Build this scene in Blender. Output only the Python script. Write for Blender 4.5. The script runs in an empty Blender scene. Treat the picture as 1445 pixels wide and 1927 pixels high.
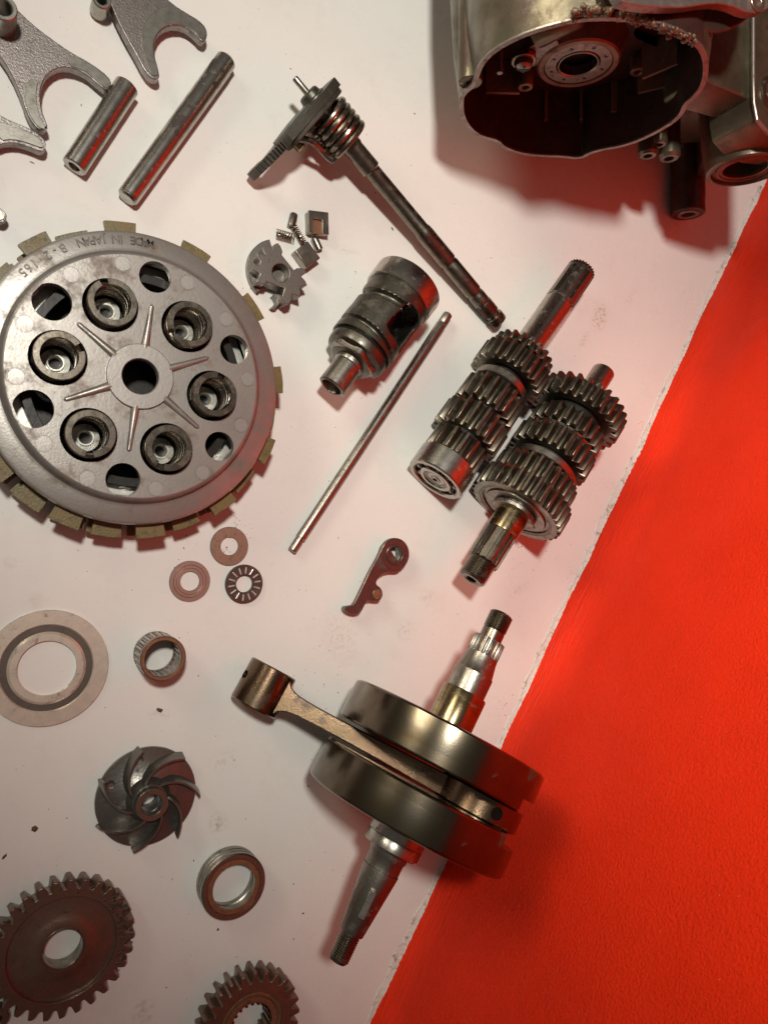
import bpy, bmesh, math, random
from mathutils import Vector, Matrix
random.seed(7)
PI=math.pi
R_=math.radians
C=bpy.context.scene.collection
scene=bpy.context.scene

# ------------------------------------------------------------ camera
TILT=R_(29); FPX=1400.0; H=450.0            # working unit in this script: millimetres
S=0.001
FW=Vector((math.sin(TILT),0,-math.cos(TILT))); RT=Vector((math.cos(TILT),0,math.sin(TILT))); UP=Vector((0,1,0))
CAM=Vector((0,0,H))
cam=bpy.data.cameras.new("camera"); camo=bpy.data.objects.new("camera",cam); C.objects.link(camo)
cam.sensor_fit='HORIZONTAL'; cam.sensor_width=36; cam.lens=FPX/1445*36
cam.clip_start=0.01; cam.clip_end=20
m=Matrix((RT,UP,-FW)).transposed().to_4x4(); m.translation=CAM*S
camo.matrix_world=m
cam.dof.use_dof=True; cam.dof.focus_distance=0.47; cam.dof.aperture_fstop=20
scene.camera=camo

# ------------------------------------------------------------ world + lamp + added wall fill
w=bpy.data.worlds.new("World"); scene.world=w; w.use_nodes=True
w.node_tree.nodes['Background'].inputs[0].default_value=(1.0,.90,.78,1)
w.node_tree.nodes['Background'].inputs[1].default_value=0.085
def area(name,loc,target,size,power,col,shape='DISK'):
    l=bpy.data.lights.new(name,'AREA'); l.shape=shape; l.size=size; l.energy=power; l.color=col
    o=bpy.data.objects.new(name,l); C.objects.link(o); o.location=Vector(loc)
    o.rotation_euler=(Vector(target)-Vector(loc)).to_track_quat('-Z','Y').to_euler(); return o
def spot(name,loc,target,radius,power,col,size,blend):
    l=bpy.data.lights.new(name,'SPOT'); l.shadow_soft_size=radius; l.energy=power; l.color=col; l.spot_size=R_(size); l.spot_blend=blend
    o=bpy.data.objects.new(name,l); C.objects.link(o); o.location=Vector(loc)
    o.rotation_euler=(Vector(target)-Vector(loc)).to_track_quat('-Z','Y').to_euler(); return o
spot("ceiling_lamp",(-0.15,0.34,1.05),(0.34,0.17,0),0.05,42.0,(1.0,.965,.885),62,1.0)
spot("added_wall_fill",(-0.30,0.52,0.50),(0.58,-0.06,0.32),0.24,43.0,(1.0,.90,.72),62,1.0)  # added spot to brighten the wall and its red bounce; no such source known
scene.view_settings.view_transform='Standard'; scene.view_settings.look='None'
scene.view_settings.exposure=0; scene.view_settings.gamma=1

# ------------------------------------------------------------ pixel helpers (photo pixels, 1445 x 1927)
def ray(px,py): return RT*(px-722.5)+UP*(963.5-py)+FW*FPX
def P(px,py,z=0.0):
    r=ray(px,py); return CAM+r*((H-z)/(-r.z))
def PY(px,py,y):
    r=ray(px,py); return CAM+r*(y/r.y)
def mpp(p): return (p-CAM).dot(FW)/FPX

# ------------------------------------------------------------ objects
WM={}
def thing(name,label,cat,loc=(0,0,0),group=None):
    o=bpy.data.objects.new(name,None); C.objects.link(o); o.empty_display_size=0.01
    o.location=Vector(loc)*S; WM[o.name]=Matrix.Translation(Vector(loc)*S)
    o['label']=label; o['category']=cat
    if group: o['group']=group
    return o
def tag(o,label=None,cat=None,group=None,kind=None):
    if label: o['label']=label
    if cat: o['category']=cat
    if group: o['group']=group
    if kind: o['kind']=kind
    return o
def world(M):
    M=M.copy(); M.translation=M.translation*S; return M
def place(name,me,parent=None,M=None):
    o=bpy.data.objects.new(name,me); C.objects.link(o)
    W=world(M) if M is not None else Matrix.Identity(4)
    WM[o.name]=W
    if parent is not None:
        o.parent=parent; o.matrix_basis=WM[parent.name].inverted()@W
    else: o.matrix_basis=W
    return o
class MB:
    def __init__(s): s.v=[]; s.f=[]; s.M=Matrix.Identity(4)
    def add(s,vs,fs):
        b=len(s.v); s.v+= [s.M@Vector(v) for v in vs]; s.f+=[tuple(b+i for i in f) for f in fs]
    def mesh(s,name,mat,ang=32):
        me=bpy.data.meshes.new(name); me.from_pydata([v*S for v in s.v],[],s.f)
        bm=bmesh.new(); bm.from_mesh(me); bmesh.ops.recalc_face_normals(bm,faces=bm.faces); bm.to_mesh(me); bm.free()
        me.materials.append(mat); me.shade_smooth(); me.set_sharp_from_angle(angle=R_(ang)); return me
def part(name,mb,mat,parent=None,M=None,bevel=0,ang=32,kind=None,label=None,seg=2):
    o=place(name,mb.mesh(name,mat,ang),parent,M)
    if bevel:
        b=o.modifiers.new('bevel','BEVEL'); b.width=bevel*S; b.segments=seg; b.limit_method='ANGLE'; b.angle_limit=R_(30); b.harden_normals=False
    if kind: o['kind']=kind
    if label: o['label']=label
    return o
def lathe(mb,prof,n=64,closed=False,a0=0,a1=2*PI,cap=True):
    full=abs(a1-a0-2*PI)<1e-6; k=n if full else n+1
    vs=[];fs=[];m=len(prof)
    for j in range(k):
        a=a0+(a1-a0)*j/n; c,s=math.cos(a),math.sin(a)
        for z,r in prof: vs.append((r*c,r*s,z))
    for j in range(n):
        j2=(j+1)%k
        for i in range(m if closed else m-1):
            i2=(i+1)%m; fs.append((j*m+i,j2*m+i,j2*m+i2,j*m+i2))
    if cap and not closed:
        if prof[0][1]>1e-6 and full: fs.append(tuple(j*m for j in range(k))[::-1])
        if prof[-1][1]>1e-6 and full: fs.append(tuple(j*m+m-1 for j in range(k)))
    if closed and not full:
        fs.append(tuple(range(m))); fs.append(tuple((k-1)*m+i for i in range(m))[::-1])
    mb.add(vs,fs)
def ring(mb,z0,z1,ri,ro,n=64,ch=0.3,**kw):
    lathe(mb,[(z0+ch,ri),(z0,ri+ch),(z0,ro-ch),(z0+ch,ro),(z1-ch,ro),(z1,ro-ch),(z1,ri+ch),(z1-ch,ri)],n,True,**kw)
def circle(cx,cy,r,n=40,a0=0): return [(cx+r*math.cos(a0+2*PI*i/n),cy+r*math.sin(a0+2*PI*i/n)) for i in range(n)]
def prism(mb,outer,z0,z1,holes=()):
    bm=bmesh.new(); 
    for lp in [outer]+list(holes):
        vv=[bm.verts.new((x,y,z0)) for x,y in lp]
        for i in range(len(vv)): bm.edges.new((vv[i],vv[(i+1)%len(vv)]))
    bmesh.ops.triangle_fill(bm,use_beauty=True,use_dissolve=False,edges=bm.edges[:],normal=(0,0,1))
    r=bmesh.ops.extrude_face_region(bm,geom=bm.faces[:])
    for e in r['geom']:
        if isinstance(e,bmesh.types.BMVert): e.co.z=z1
    bm.verts.index_update()
    mb.add([v.co[:] for v in bm.verts],[tuple(v.index for v in f.verts) for f in bm.faces]); bm.free()
def box(mb,c,s):
    x,y,z=[q/2 for q in s]
    vs=[(c[0]+i*x,c[1]+j*y,c[2]+k*z) for i in(-1,1) for j in(-1,1) for k in(-1,1)]
    mb.add(vs,[(0,1,3,2),(4,6,7,5),(0,4,5,1),(2,3,7,6),(0,2,6,4),(1,5,7,3)])
def tube(mb,pts,r,n=10,cap=True):
    pts=[Vector(p) for p in pts]; vs=[];fs=[]; N=len(pts); up=None
    rr=r if callable(r) else (lambda i:r)
    for i,p in enumerate(pts):
        t=(pts[min(i+1,N-1)]-pts[max(i-1,0)]).normalized()
        if up is None:
            up=t.orthogonal().normalized()
        else: up=(up-t*up.dot(t)).normalized()
        b=t.cross(up)
        for k in range(n):
            a=2*PI*k/n; vs.append(p+(up*math.cos(a)+b*math.sin(a))*rr(i))
    for i in range(N-1):
        for k in range(n): fs.append((i*n+k,i*n+(k+1)%n,(i+1)*n+(k+1)%n,(i+1)*n+k))
    if cap: fs.append(tuple(range(n))[::-1]); fs.append(tuple((N-1)*n+k for k in range(n)))
    mb.add([v[:] for v in vs],fs)
def smooth_poly(pts,it=2,closed=True):
    for _ in range(it):
        q=[];n=len(pts)
        rng=range(n) if closed else range(n-1)
        if not closed: q.append(pts[0])
        for i in rng:
            a=Vector(pts[i]);b=Vector(pts[(i+1)%n]); q.append(tuple(a*.75+b*.25)); q.append(tuple(a*.25+b*.75))
        if not closed: q.append(pts[-1])
        pts=q
    return pts
def gear(mb,n,rt,rr,z0,z1,ri,twist=0.0,ch=.5,tipw=.20,phase=0.0,worn=0.0):
    """toothed ring; teeth trapezoid with rounded flanks, chamfered ends"""
    fr=[(0.0,rr),(.12,rr),(.22,rr+(rt-rr)*.35),(.5-tipw*.75,rr+(rt-rr)*.8),(.5-tipw*.5,rt),(.5+tipw*.5,rt),(.5+tipw*.75,rr+(rt-rr)*.8),(.78,rr+(rt-rr)*.35),(.88,rr)]
    k=len(fr); N=n*k; lay=[(z0,-ch),(z0+ch,0),(z1-ch,0),(z1,-ch)]
    vs=[];fs=[]
    for (z,dr) in lay:
        for t in range(n):
            random.seed(t*7+n); 
            for q,(f,r) in enumerate(fr):
                w_=random.random()*worn if q in(4,5) else 0
                a=(t+f)/n*2*PI+phase+twist*(z-z0)/(z1-z0); r2=max(ri+.3,r+dr*(1 if r>rr else .3)-w_)
                vs.append((r2*math.cos(a),r2*math.sin(a),z))
    for L in range(3):
        for i in range(N): fs.append((L*N+i,L*N+(i+1)%N,(L+1)*N+(i+1)%N,(L+1)*N+i))
    b=len(vs)
    for z in (z0,z1):
        for i in range(N):
            t=i//k; a=(t+fr[i%k][0])/n*2*PI+phase+(twist if z==z1 else 0); vs.append((ri*math.cos(a),ri*math.sin(a),z))
    for i in range(N):
        j=(i+1)%N
        fs.append((i,j,b+j,b+i)); fs.append((3*N+i,3*N+j,b+N+j,b+N+i)); fs.append((b+i,b+j,b+N+j,b+N+i))
    mb.add(vs,fs)
class Ax:
    """axis between two photo pixels at given heights; Z runs from p0 to p1, local Y is mostly up"""
    def __init__(s,p0,z0,p1,z1,Lpx=None):
        s.A=P(*p0,z0); s.B=P(*p1,z1); s.L=(s.B-s.A).length; s.e=(s.B-s.A).normalized()
        s.Lpx=Lpx or (Vector(p1)-Vector(p0)).length
        x=Vector((0,0,1)).cross(s.e).normalized(); y=s.e.cross(x)
        s.M=Matrix((x,y,s.e)).transposed().to_4x4(); s.M.translation=s.A
    def t(s,px): return px/s.Lpx*s.L
    def r(s,px,rpx,k=1.0): return rpx*k*mpp(s.A+s.e*s.t(px))
    def prof(s,l,k=1.0): return [(s.t(a),s.r(a,b,k)) for a,b in l]
def flat(px,py,z,rot=0):
    return Matrix.Translation(P(px,py,z))@Matrix.Rotation(rot,4,'Z')
def text_mb(mb,ch,size,depth,M,width=.0):
    cu=bpy.data.curves.new('t','FONT'); cu.body=ch; cu.size=size; cu.extrude=depth; cu.align_x='CENTER'; cu.align_y='CENTER'; cu.resolution_u=3; cu.offset=width
    o=bpy.data.objects.new('t',cu); C.objects.link(o)
    me=o.to_mesh(); old=mb.M; mb.M=M
    mb.add([v.co[:] for v in me.vertices],[tuple(p.vertices) for p in me.polygons]); mb.M=old
    o.to_mesh_clear(); bpy.data.objects.remove(o); bpy.data.curves.remove(cu)

# ------------------------------------------------------------ materials
def mat(name,col,metal=1.0,rough=.35,rv=.12,scale=120,dirt=None,dirt_amt=.4,dirt_scale=90,bump=.15,bscale=600,col2=None,coat=0.0,stretch=None,spec=.5):
    m=bpy.data.materials.new(name); m.use_nodes=True; nt=m.node_tree; N=nt.nodes; K=nt.links
    b=N['Principled BSDF']; tc=N.new('ShaderNodeTexCoord'); src=tc.outputs['Object']
    if stretch:
        mp=N.new('ShaderNodeMapping'); mp.inputs['Scale'].default_value=stretch; K.new(src,mp.inputs[0]); src=mp.outputs[0]
    def noise(s,d=6,r=.6):
        n=N.new('ShaderNodeTexNoise'); n.inputs['Scale'].default_value=s; n.inputs['Detail'].default_value=d; n.inputs['Roughness'].default_value=r; K.new(src,n.inputs['Vector']); return n
    def ramp(f,a,bb):
        r=N.new('ShaderNodeMapRange'); r.inputs[1].default_value=a; r.inputs[2].default_value=bb; K.new(f,r.inputs[0]); return r.outputs[0]
    def mix(f,a,bb):
        x=N.new('ShaderNodeMix'); x.data_type='RGBA'; K.new(f,x.inputs[0])
        for i,c in ((6,a),(7,bb)):
            if isinstance(c,tuple): x.inputs[i].default_value=(*c,1)
            else: K.new(c,x.inputs[i])
        return x.outputs[2]
    n1=noise(scale)
    c=mix(ramp(n1.outputs[0],.35,.65),col,col2 or tuple(x*.72 for x in col))
    rr=N.new('ShaderNodeMapRange'); rr.inputs[1].default_value=.3; rr.inputs[2].default_value=.7; rr.inputs[3].default_value=max(.04,rough-rv); rr.inputs[4].default_value=rough+rv; K.new(n1.outputs[0],rr.inputs[0]); ro=rr.outputs[0]
    if dirt:
        n2=noise(dirt_scale,8,.7); f=ramp(n2.outputs[0],.62-dirt_amt*.3,.70-dirt_amt*.1)
        c=mix(f,c,dirt)
        mm=N.new('ShaderNodeMath'); mm.operation='MULTIPLY_ADD'; K.new(f,mm.inputs[0]); mm.inputs[1].default_value=-metal*.75; mm.inputs[2].default_value=metal; K.new(mm.outputs[0],b.inputs['Metallic'])
        m2=N.new('ShaderNodeMath'); m2.operation='MULTIPLY_ADD'; K.new(f,m2.inputs[0]); m2.inputs[1].default_value=.12; K.new(ro,m2.inputs[2]); ro=m2.outputs[0]
    else: b.inputs['Metallic'].default_value=metal
    K.new(c,b.inputs['Base Color']); K.new(ro,b.inputs['Roughness'])
    b.inputs['Coat Weight'].default_value=coat; b.inputs['Coat Roughness'].default_value=.12; b.inputs['Specular IOR Level'].default_value=spec
    if bump:
        n3=noise(bscale,5,.6); bp=N.new('ShaderNodeBump'); bp.inputs['Strength'].default_value=bump; bp.inputs['Distance'].default_value=.0004; K.new(n3.outputs[0],bp.inputs['Height']); K.new(bp.outputs[0],b.inputs['Normal'])
    return m
STEEL=mat('ground_steel',(.50,.47,.42),1,.27,.05,200,dirt=(.14,.11,.08),dirt_amt=.05,dirt_scale=160,bump=.06,bscale=1200)
ROLLS=mat('bright_rollers',(.80,.72,.64),.45,.22,.04,200,bump=0)
HOLEM=mat('hole_shade',(.012,.009,.007),0,.9,.05,200,bump=0,spec=0.0)  # for discs: the darkness inside holes is put into the colour
STEEL2=mat('worn_steel',(.34,.31,.265),1,.34,.08,180,dirt=(.09,.07,.05),dirt_amt=.2,dirt_scale=150,bump=.2,bscale=700)
DARK=mat('oily_dark_steel',(.21,.18,.14),1,.33,.08,200,dirt=(.07,.05,.037),dirt_amt=.22,dirt_scale=170,bump=.2,bscale=500,coat=.4)
GEARM=mat('oily_gear_steel',(.18,.155,.118),1,.36,.08,200,dirt=(.10,.07,.045),dirt_amt=.18,dirt_scale=150,bump=.12,bscale=450,coat=.25)
BLACK=mat('black_oil_and_shade',(.02,.017,.014),.3,.4,.1,200,bump=.2)  # shade of bores, slots and gaps put into the colour, along with oil
CASTF=mat('cast_fork_metal',(.33,.295,.275),.9,.38,.08,300,dirt=(.09,.07,.06),dirt_amt=.2,dirt_scale=200,bump=.45,bscale=900)
PAD=mat('machined_fork_pad',(.42,.40,.35),.9,.34,.08,250,bump=.1)
ALU=mat('cast_aluminium_plate',(.40,.375,.345),.72,.37,.07,60,col2=(.26,.235,.21),dirt=(.15,.12,.095),dirt_amt=.33,dirt_scale=60,bump=.16,bscale=700)
ALUR=mat('aluminium_raised_mark',(.43,.405,.375),.72,.38,.06,90,bump=.15)
LETT=mat('grimy_cast_letters',(.13,.11,.095),.7,.42,.07,90,bump=.15)
ARMM=mat('blackened_arm_steel',(.095,.09,.072),.8,.42,.08,220,dirt=(.06,.05,.04),dirt_amt=.25,bump=.3)
DRUM=mat('oily_drum_steel',(.12,.108,.086),.95,.38,.08,150,dirt=(.09,.07,.05),dirt_amt=.28,dirt_scale=120,bump=.3,bscale=600,coat=.2)
ALUB=mat('clean_inner_aluminium',(.75,.74,.66),.6,.35,.08,120,dirt=(.25,.17,.12),dirt_amt=.2,bump=.2)
FRIC=mat('friction_lining',(.125,.105,.032),.0,.42,.1,130,col2=(.17,.11,.03),dirt=(.07,.055,.03),dirt_amt=.3,dirt_scale=250,bump=.5,bscale=900,coat=.3)
FRICD=mat('friction_edge_core',(.06,.055,.05),.6,.45,.1,130,bump=.3)
SPRING=mat('spring_wire',(.30,.26,.21),1,.25,.07,200,dirt=(.08,.06,.04),dirt_amt=.2,bump=.1)
BRASSY=mat('heat_tinted_steel',(.36,.27,.13),1,.21,.06,60,col2=(.22,.18,.12),dirt=(.1,.07,.03),dirt_amt=.2,bump=.06,stretch=(1,1,3))
ROD=mat('coppery_oily_rod',(.19,.12,.075),1,.25,.06,60,col2=(.12,.085,.05),dirt=(.07,.04,.022),dirt_amt=.25,dirt_scale=80,bump=.16,bscale=900,coat=.3)
WEBM=mat('crank_web_steel',(.17,.148,.115),1,.21,.04,35,col2=(.10,.075,.04),dirt=(.055,.04,.022),dirt_amt=.04,dirt_scale=45,bump=.05,bscale=900,coat=.2)
WASH=mat('dull_washer',(.46,.31,.23),.85,.42,.08,300,dirt=(.17,.10,.065),dirt_amt=.5,dirt_scale=420,bump=.15,bscale=1400)
WASH2=mat('pinkish_washer',(.55,.37,.31),.85,.40,.08,140,dirt=(.2,.12,.09),dirt_amt=.15,dirt_scale=300,bump=.1)
BIGW=mat('pale_big_washer',(.80,.69,.57),.5,.36,.06,160,dirt=(.22,.16,.12),dirt_amt=.1,dirt_scale=170,bump=.15,bscale=900)
GROOVE=mat('brown_seal_ring',(.12,.095,.075),.2,.5,.08,200,bump=.2)
REDDISH=mat('rust_and_red_bounce',(.23,.14,.10),.7,.36,.09,160,col2=(.16,.10,.07),dirt=(.05,.028,.018),dirt_amt=.28,dirt_scale=230,bump=.3,bscale=700,coat=.3)  # reflection of the red wall put into the colour, along with rust
RUST2=mat('rust_bright',(.30,.15,.08),.5,.45,.08,240,dirt=(.08,.04,.02),dirt_amt=.3,dirt_scale=500,bump=.3)
IMP=mat('impeller_cast',(.21,.195,.17),.8,.34,.08,90,dirt=(.05,.035,.025),dirt_amt=.28,dirt_scale=160,bump=.35,bscale=500,coat=.15)
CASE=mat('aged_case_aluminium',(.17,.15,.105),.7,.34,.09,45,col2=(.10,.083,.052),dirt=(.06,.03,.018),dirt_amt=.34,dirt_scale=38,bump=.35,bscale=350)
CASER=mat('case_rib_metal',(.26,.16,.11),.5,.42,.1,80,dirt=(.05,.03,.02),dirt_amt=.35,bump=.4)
CASED=mat('shaded_case_metal',(.085,.05,.038),.5,.38,.1,80,dirt=(.02,.011,.008),dirt_amt=.4,dirt_scale=60,bump=.5,bscale=300)  # darker copy of the case metal, interior shade put into its colour
CASEG=mat('case_gasket_face',(.33,.29,.26),.8,.4,.06,150,dirt=(.14,.08,.06),dirt_amt=.3,dirt_scale=200,bump=.15)
CRUST=mat('dried_sealant_crust',(.22,.14,.08),.05,.45,.1,200,col2=(.12,.065,.04),dirt=(.06,.03,.02),dirt_amt=.4,dirt_scale=180,bump=.8,bscale=500,coat=.3)
LEVER=mat('brown_lever_steel',(.175,.15,.13),.9,.38,.07,220,dirt=(.09,.06,.045),dirt_amt=.2,bump=.25)
SINTER=mat('sintered_gear_steel',(.27,.245,.215),.9,.40,.07,300,dirt=(.12,.10,.08),dirt_amt=.15,bump=.35,bscale=1500)
GREASE=mat('black_grease_grit',(.045,.028,.02),.0,.6,.1,300,bump=.6)

def table_mat():
    m=bpy.data.materials.new('white_laminate'); m.use_nodes=True; nt=m.node_tree; N=nt.nodes; K=nt.links; b=N['Principled BSDF']
    tc=N.new('ShaderNodeTexCoord')
    def noise(s,d=5,r=.6):
        n=N.new('ShaderNodeTexNoise'); n.inputs['Scale'].default_value=s; n.inputs['Detail'].default_value=d; n.inputs['Roughness'].default_value=r; K.new(tc.outputs['Object'],n.inputs['Vector']); return n.outputs[0]
    def mr(f,a,bb,c=0,d=1):
        r=N.new('ShaderNodeMapRange'); r.inputs[1].default_value=a; r.inputs[2].default_value=bb; r.inputs[3].default_value=c; r.inputs[4].default_value=d; K.new(f,r.inputs[0]); return r.outputs[0]
    def mul(a,bb):
        x=N.new('ShaderNodeMath'); x.operation='MULTIPLY'; K.new(a,x.inputs[0]); 
        if isinstance(bb,float): x.inputs[1].default_value=bb
        else: K.new(bb,x.inputs[1])
        return x.outputs[0]
    def mix(f,a,bb):
        x=N.new('ShaderNodeMix'); x.data_type='RGBA'; K.new(f,x.inputs[0])
        for i,c in ((6,a),(7,bb)):
            if isinstance(c,tuple): x.inputs[i].default_value=(*c,1)
            else: K.new(c,x.inputs[i])
        return x.outputs[2]
    c=mix(mr(noise(9),.35,.65),(.79,.775,.73),(.755,.74,.70))
    c=mix(mul(mr(noise(380,3,.7),.70,.80),.35),c,(.33,.27,.2))
    c=mix(mul(mr(noise(38,7,.75),.54,.72),.16),c,(.52,.46,.38))
    c=mix(mul(mr(noise(1500,2,.5),.62,.75),.10),c,(.4,.34,.28))
    # soft oily smears, each at its own place
    for (px,py,rx,ry,rot,amt,col,sc) in ((1128,598,10,16,-.5,.75,(.50,.42,.28),320),(1098,640,4,12,-.6,.5,(.5,.42,.3),320),(410,1548,7,8,0,.6,(.42,.36,.28),350),
        (65,1128,9,9,0,.25,(.55,.47,.40),40),(20,1060,5,5,0,.3,(.5,.45,.4),300),(805,1125,9,8,.3,.4,(.5,.45,.32),300),(760,1185,12,10,0,.35,(.48,.42,.33),350),
        (640,1200,16,22,.5,.3,(.45,.4,.34),380),(1010,970,9,5,0,.3,(.5,.42,.36),300),(300,1345,9,4,0,.3,(.45,.36,.3),300),(420,1430,12,9,0,.25,(.45,.38,.32),320),(270,1905,8,10,0,.45,(.35,.25,.2),300),
        (118,1620,5,5,0,.35,(.5,.42,.36),100),(655,470,12,4,0,.3,(.5,.45,.36),350),(975,1110,14,6,.4,.35,(.5,.44,.36),330),(1185,560,5,20,-.5,.25,(.5,.42,.35),300),(330,200,20,10,0,.12,(.5,.42,.35),200)):
        q=P(px,py,0)*S; mp=N.new('ShaderNodeMapping'); mp.vector_type='TEXTURE'; mp.inputs['Location'].default_value=q; mp.inputs['Rotation'].default_value=(0,0,rot); mp.inputs['Scale'].default_value=(rx*S,ry*S,1)
        K.new(tc.outputs['Object'],mp.inputs[0]); g=N.new('ShaderNodeVectorMath'); g.operation='LENGTH'; K.new(mp.outputs[0],g.inputs[0])
        f=mr(g.outputs['Value'],1.0,.2); n=mr(noise(sc,5,.7),.46,.62); c=mix(mul(mul(f,n),min(1.0,amt*1.35)),c,col)
    K.new(c,b.inputs['Base Color']); K.new(mr(noise(30,6,.7),.3,.7,.22,.36),b.inputs['Roughness']); b.inputs['Specular IOR Level'].default_value=.45
    bp=N.new('ShaderNodeBump'); bp.inputs['Strength'].default_value=.05; bp.inputs['Distance'].default_value=.0004; K.new(noise(60,3),bp.inputs['Height']); K.new(bp.outputs[0],b.inputs['Normal'])
    return m
def wall_mat():
    m=bpy.data.materials.new('red_rolled_paint'); m.use_nodes=True; nt=m.node_tree; N=nt.nodes; K=nt.links; b=N['Principled BSDF']
    tc=N.new('ShaderNodeTexCoord')
    def noise(s,sc=(1,1,1),d=4,r=.55):
        mp=N.new('ShaderNodeMapping'); mp.inputs['Scale'].default_value=sc; K.new(tc.outputs['Object'],mp.inputs[0])
        n=N.new('ShaderNodeTexNoise'); n.inputs['Scale'].default_value=s; n.inputs['Detail'].default_value=d; n.inputs['Roughness'].default_value=r; K.new(mp.outputs[0],n.inputs['Vector']); return n.outputs[0]
    def mr(f,a,bb,c=0,d=1):
        r=N.new('ShaderNodeMapRange'); r.inputs[1].default_value=a; r.inputs[2].default_value=bb; r.inputs[3].default_value=c; r.inputs[4].default_value=d; K.new(f,r.inputs[0]); return r.outputs[0]
    x=N.new('ShaderNodeMix'); x.data_type='RGBA'; K.new(mr(noise(14),.35,.7),x.inputs[0]); x.inputs[6].default_value=(.93,.030,.002,1); x.inputs[7].default_value=(.82,.024,.001,1)
    y=N.new('ShaderNodeMix'); y.data_type='RGBA'; K.new(mr(noise(420,d=2),.76,.80),y.inputs[0]); K.new(x.outputs[2],y.inputs[6]); y.inputs[7].default_value=(.85,.22,.15,1)
    K.new(y.outputs[2],b.inputs['Base Color']); K.new(mr(noise(22,(.4,1,1),5,.7),.35,.65,.34,.58),b.inputs['Roughness']); b.inputs['Specular IOR Level'].default_value=.16
    sx=N.new('ShaderNodeSeparateXYZ'); K.new(tc.outputs['Object'],sx.inputs[0])
    near=mr(sx.outputs['Z'],.012,.045,1,0)
    h1=noise(680,(.8,1,1),5,.65); h2=noise(380,(.12,1,1),4,.6)
    hm=N.new('ShaderNodeMix'); hm.data_type='FLOAT'; K.new(near,hm.inputs[0]); K.new(h1,hm.inputs[2]); K.new(h2,hm.inputs[3])
    bp=N.new('ShaderNodeBump'); bp.inputs['Strength'].default_value=1.0; bp.inputs['Distance'].default_value=.0032; K.new(hm.outputs[0],bp.inputs['Height'])
    h3=noise(60,(.35,1,1),4,.6); b2=N.new('ShaderNodeBump'); b2.inputs['Strength'].default_value=.4; b2.inputs['Distance'].default_value=.003; K.new(h3,b2.inputs['Height']); K.new(bp.outputs[0],b2.inputs['Normal'])
    K.new(b2.outputs[0],b.inputs['Normal']); return m
PLASTER=mat('chipped_white_plaster',(.74,.72,.66),0,.75,.08,500,col2=(.66,.64,.58),dirt=(.16,.12,.07),dirt_amt=.26,dirt_scale=160,bump=1,bscale=900)

# ------------------------------------------------------------ setting
W0=P(703,1915,0); W1=P(1428,364,0); we=(W1-W0).normalized(); wn=Vector((0,0,1)).cross(we)   # wn points away from / into?
if wn.x>0: wn=-wn
W0=W0-we*500; W1=W1+we*700; WL=(W1-W0).length
mb=MB()
N_=420; random.seed(3); outl=[]
for i in range(N_+1):
    q=W0+we*(WL*i/N_)+wn*(1.2+random.random()*.9); outl.append((q.x,q.y))
q0=W0+wn*1100; q1=W1+wn*1100
prism(mb,outl+[(q1.x,q1.y),(q0.x,q0.y)],-18,0)
tb=part('table_top',mb,table_mat()); tag(tb,kind='structure')
wm=Matrix((we,-wn,Vector((0,0,1)))).transposed().to_4x4(); wm.translation=W0
mb=MB(); random.seed(11)
# wall face as a sheet of gentle undulation, thick behind
nx,nz=260,60; vs=[];fs=[]
for j in range(nz+1):
    z=-18+ (j/nz)**1.6*820
    for i in range(nx+1):
        x=WL*i/nx; vs.append((x,.5*math.sin(x*.021+z*.013)+.35*math.sin(x*.06-z*.05)+(.0 if z>14 else -.5*(1-max(0,z)/14)),z))
for j in range(nz):
    for i in range(nx): a=j*(nx+1)+i; fs.append((a,a+1,a+nx+2,a+nx+1))
mb.add(vs,fs); box(mb,(WL/2,32,392),(WL,60,820))
wl=part('red_wall',mb,wall_mat(),M=wm,ang=60); tag(wl,kind='structure')
# crumbling plaster strip between board and wall
mb=MB(); vs=[];fs=[]; nn=1500; k=7
random.seed(5); wl_=[random.random() for _ in range(nn+1)]; w2=[random.random() for _ in range(nn+1)]
for i in range(nn+1):
    x=WL*i/nn; wd=5.2+1.5*math.sin(x*.05)+1.0*math.sin(x*.21+1)+wl_[i]*1.1; top=1.0+1.2*max(0,math.sin(x*.11+.7))+w2[i]*1.5
    for j in range(k+1):
        f=j/k
        if j==0: vs.append((x,-wd,-.2))
        elif j==k: vs.append((x,.9,top))
        else: vs.append((x,-wd*(1-f)**1.2,.15+random.random()*.7+top*.75*f**3))
for i in range(nn):
    for j in range(k): a=i*(k+1)+j; fs.append((a,a+1,a+k+2,a+k+1))
mb.add(vs,fs); st=part('plaster_edge_strip',mb,PLASTER,M=wm,ang=20); tag(st,kind='structure')

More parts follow.
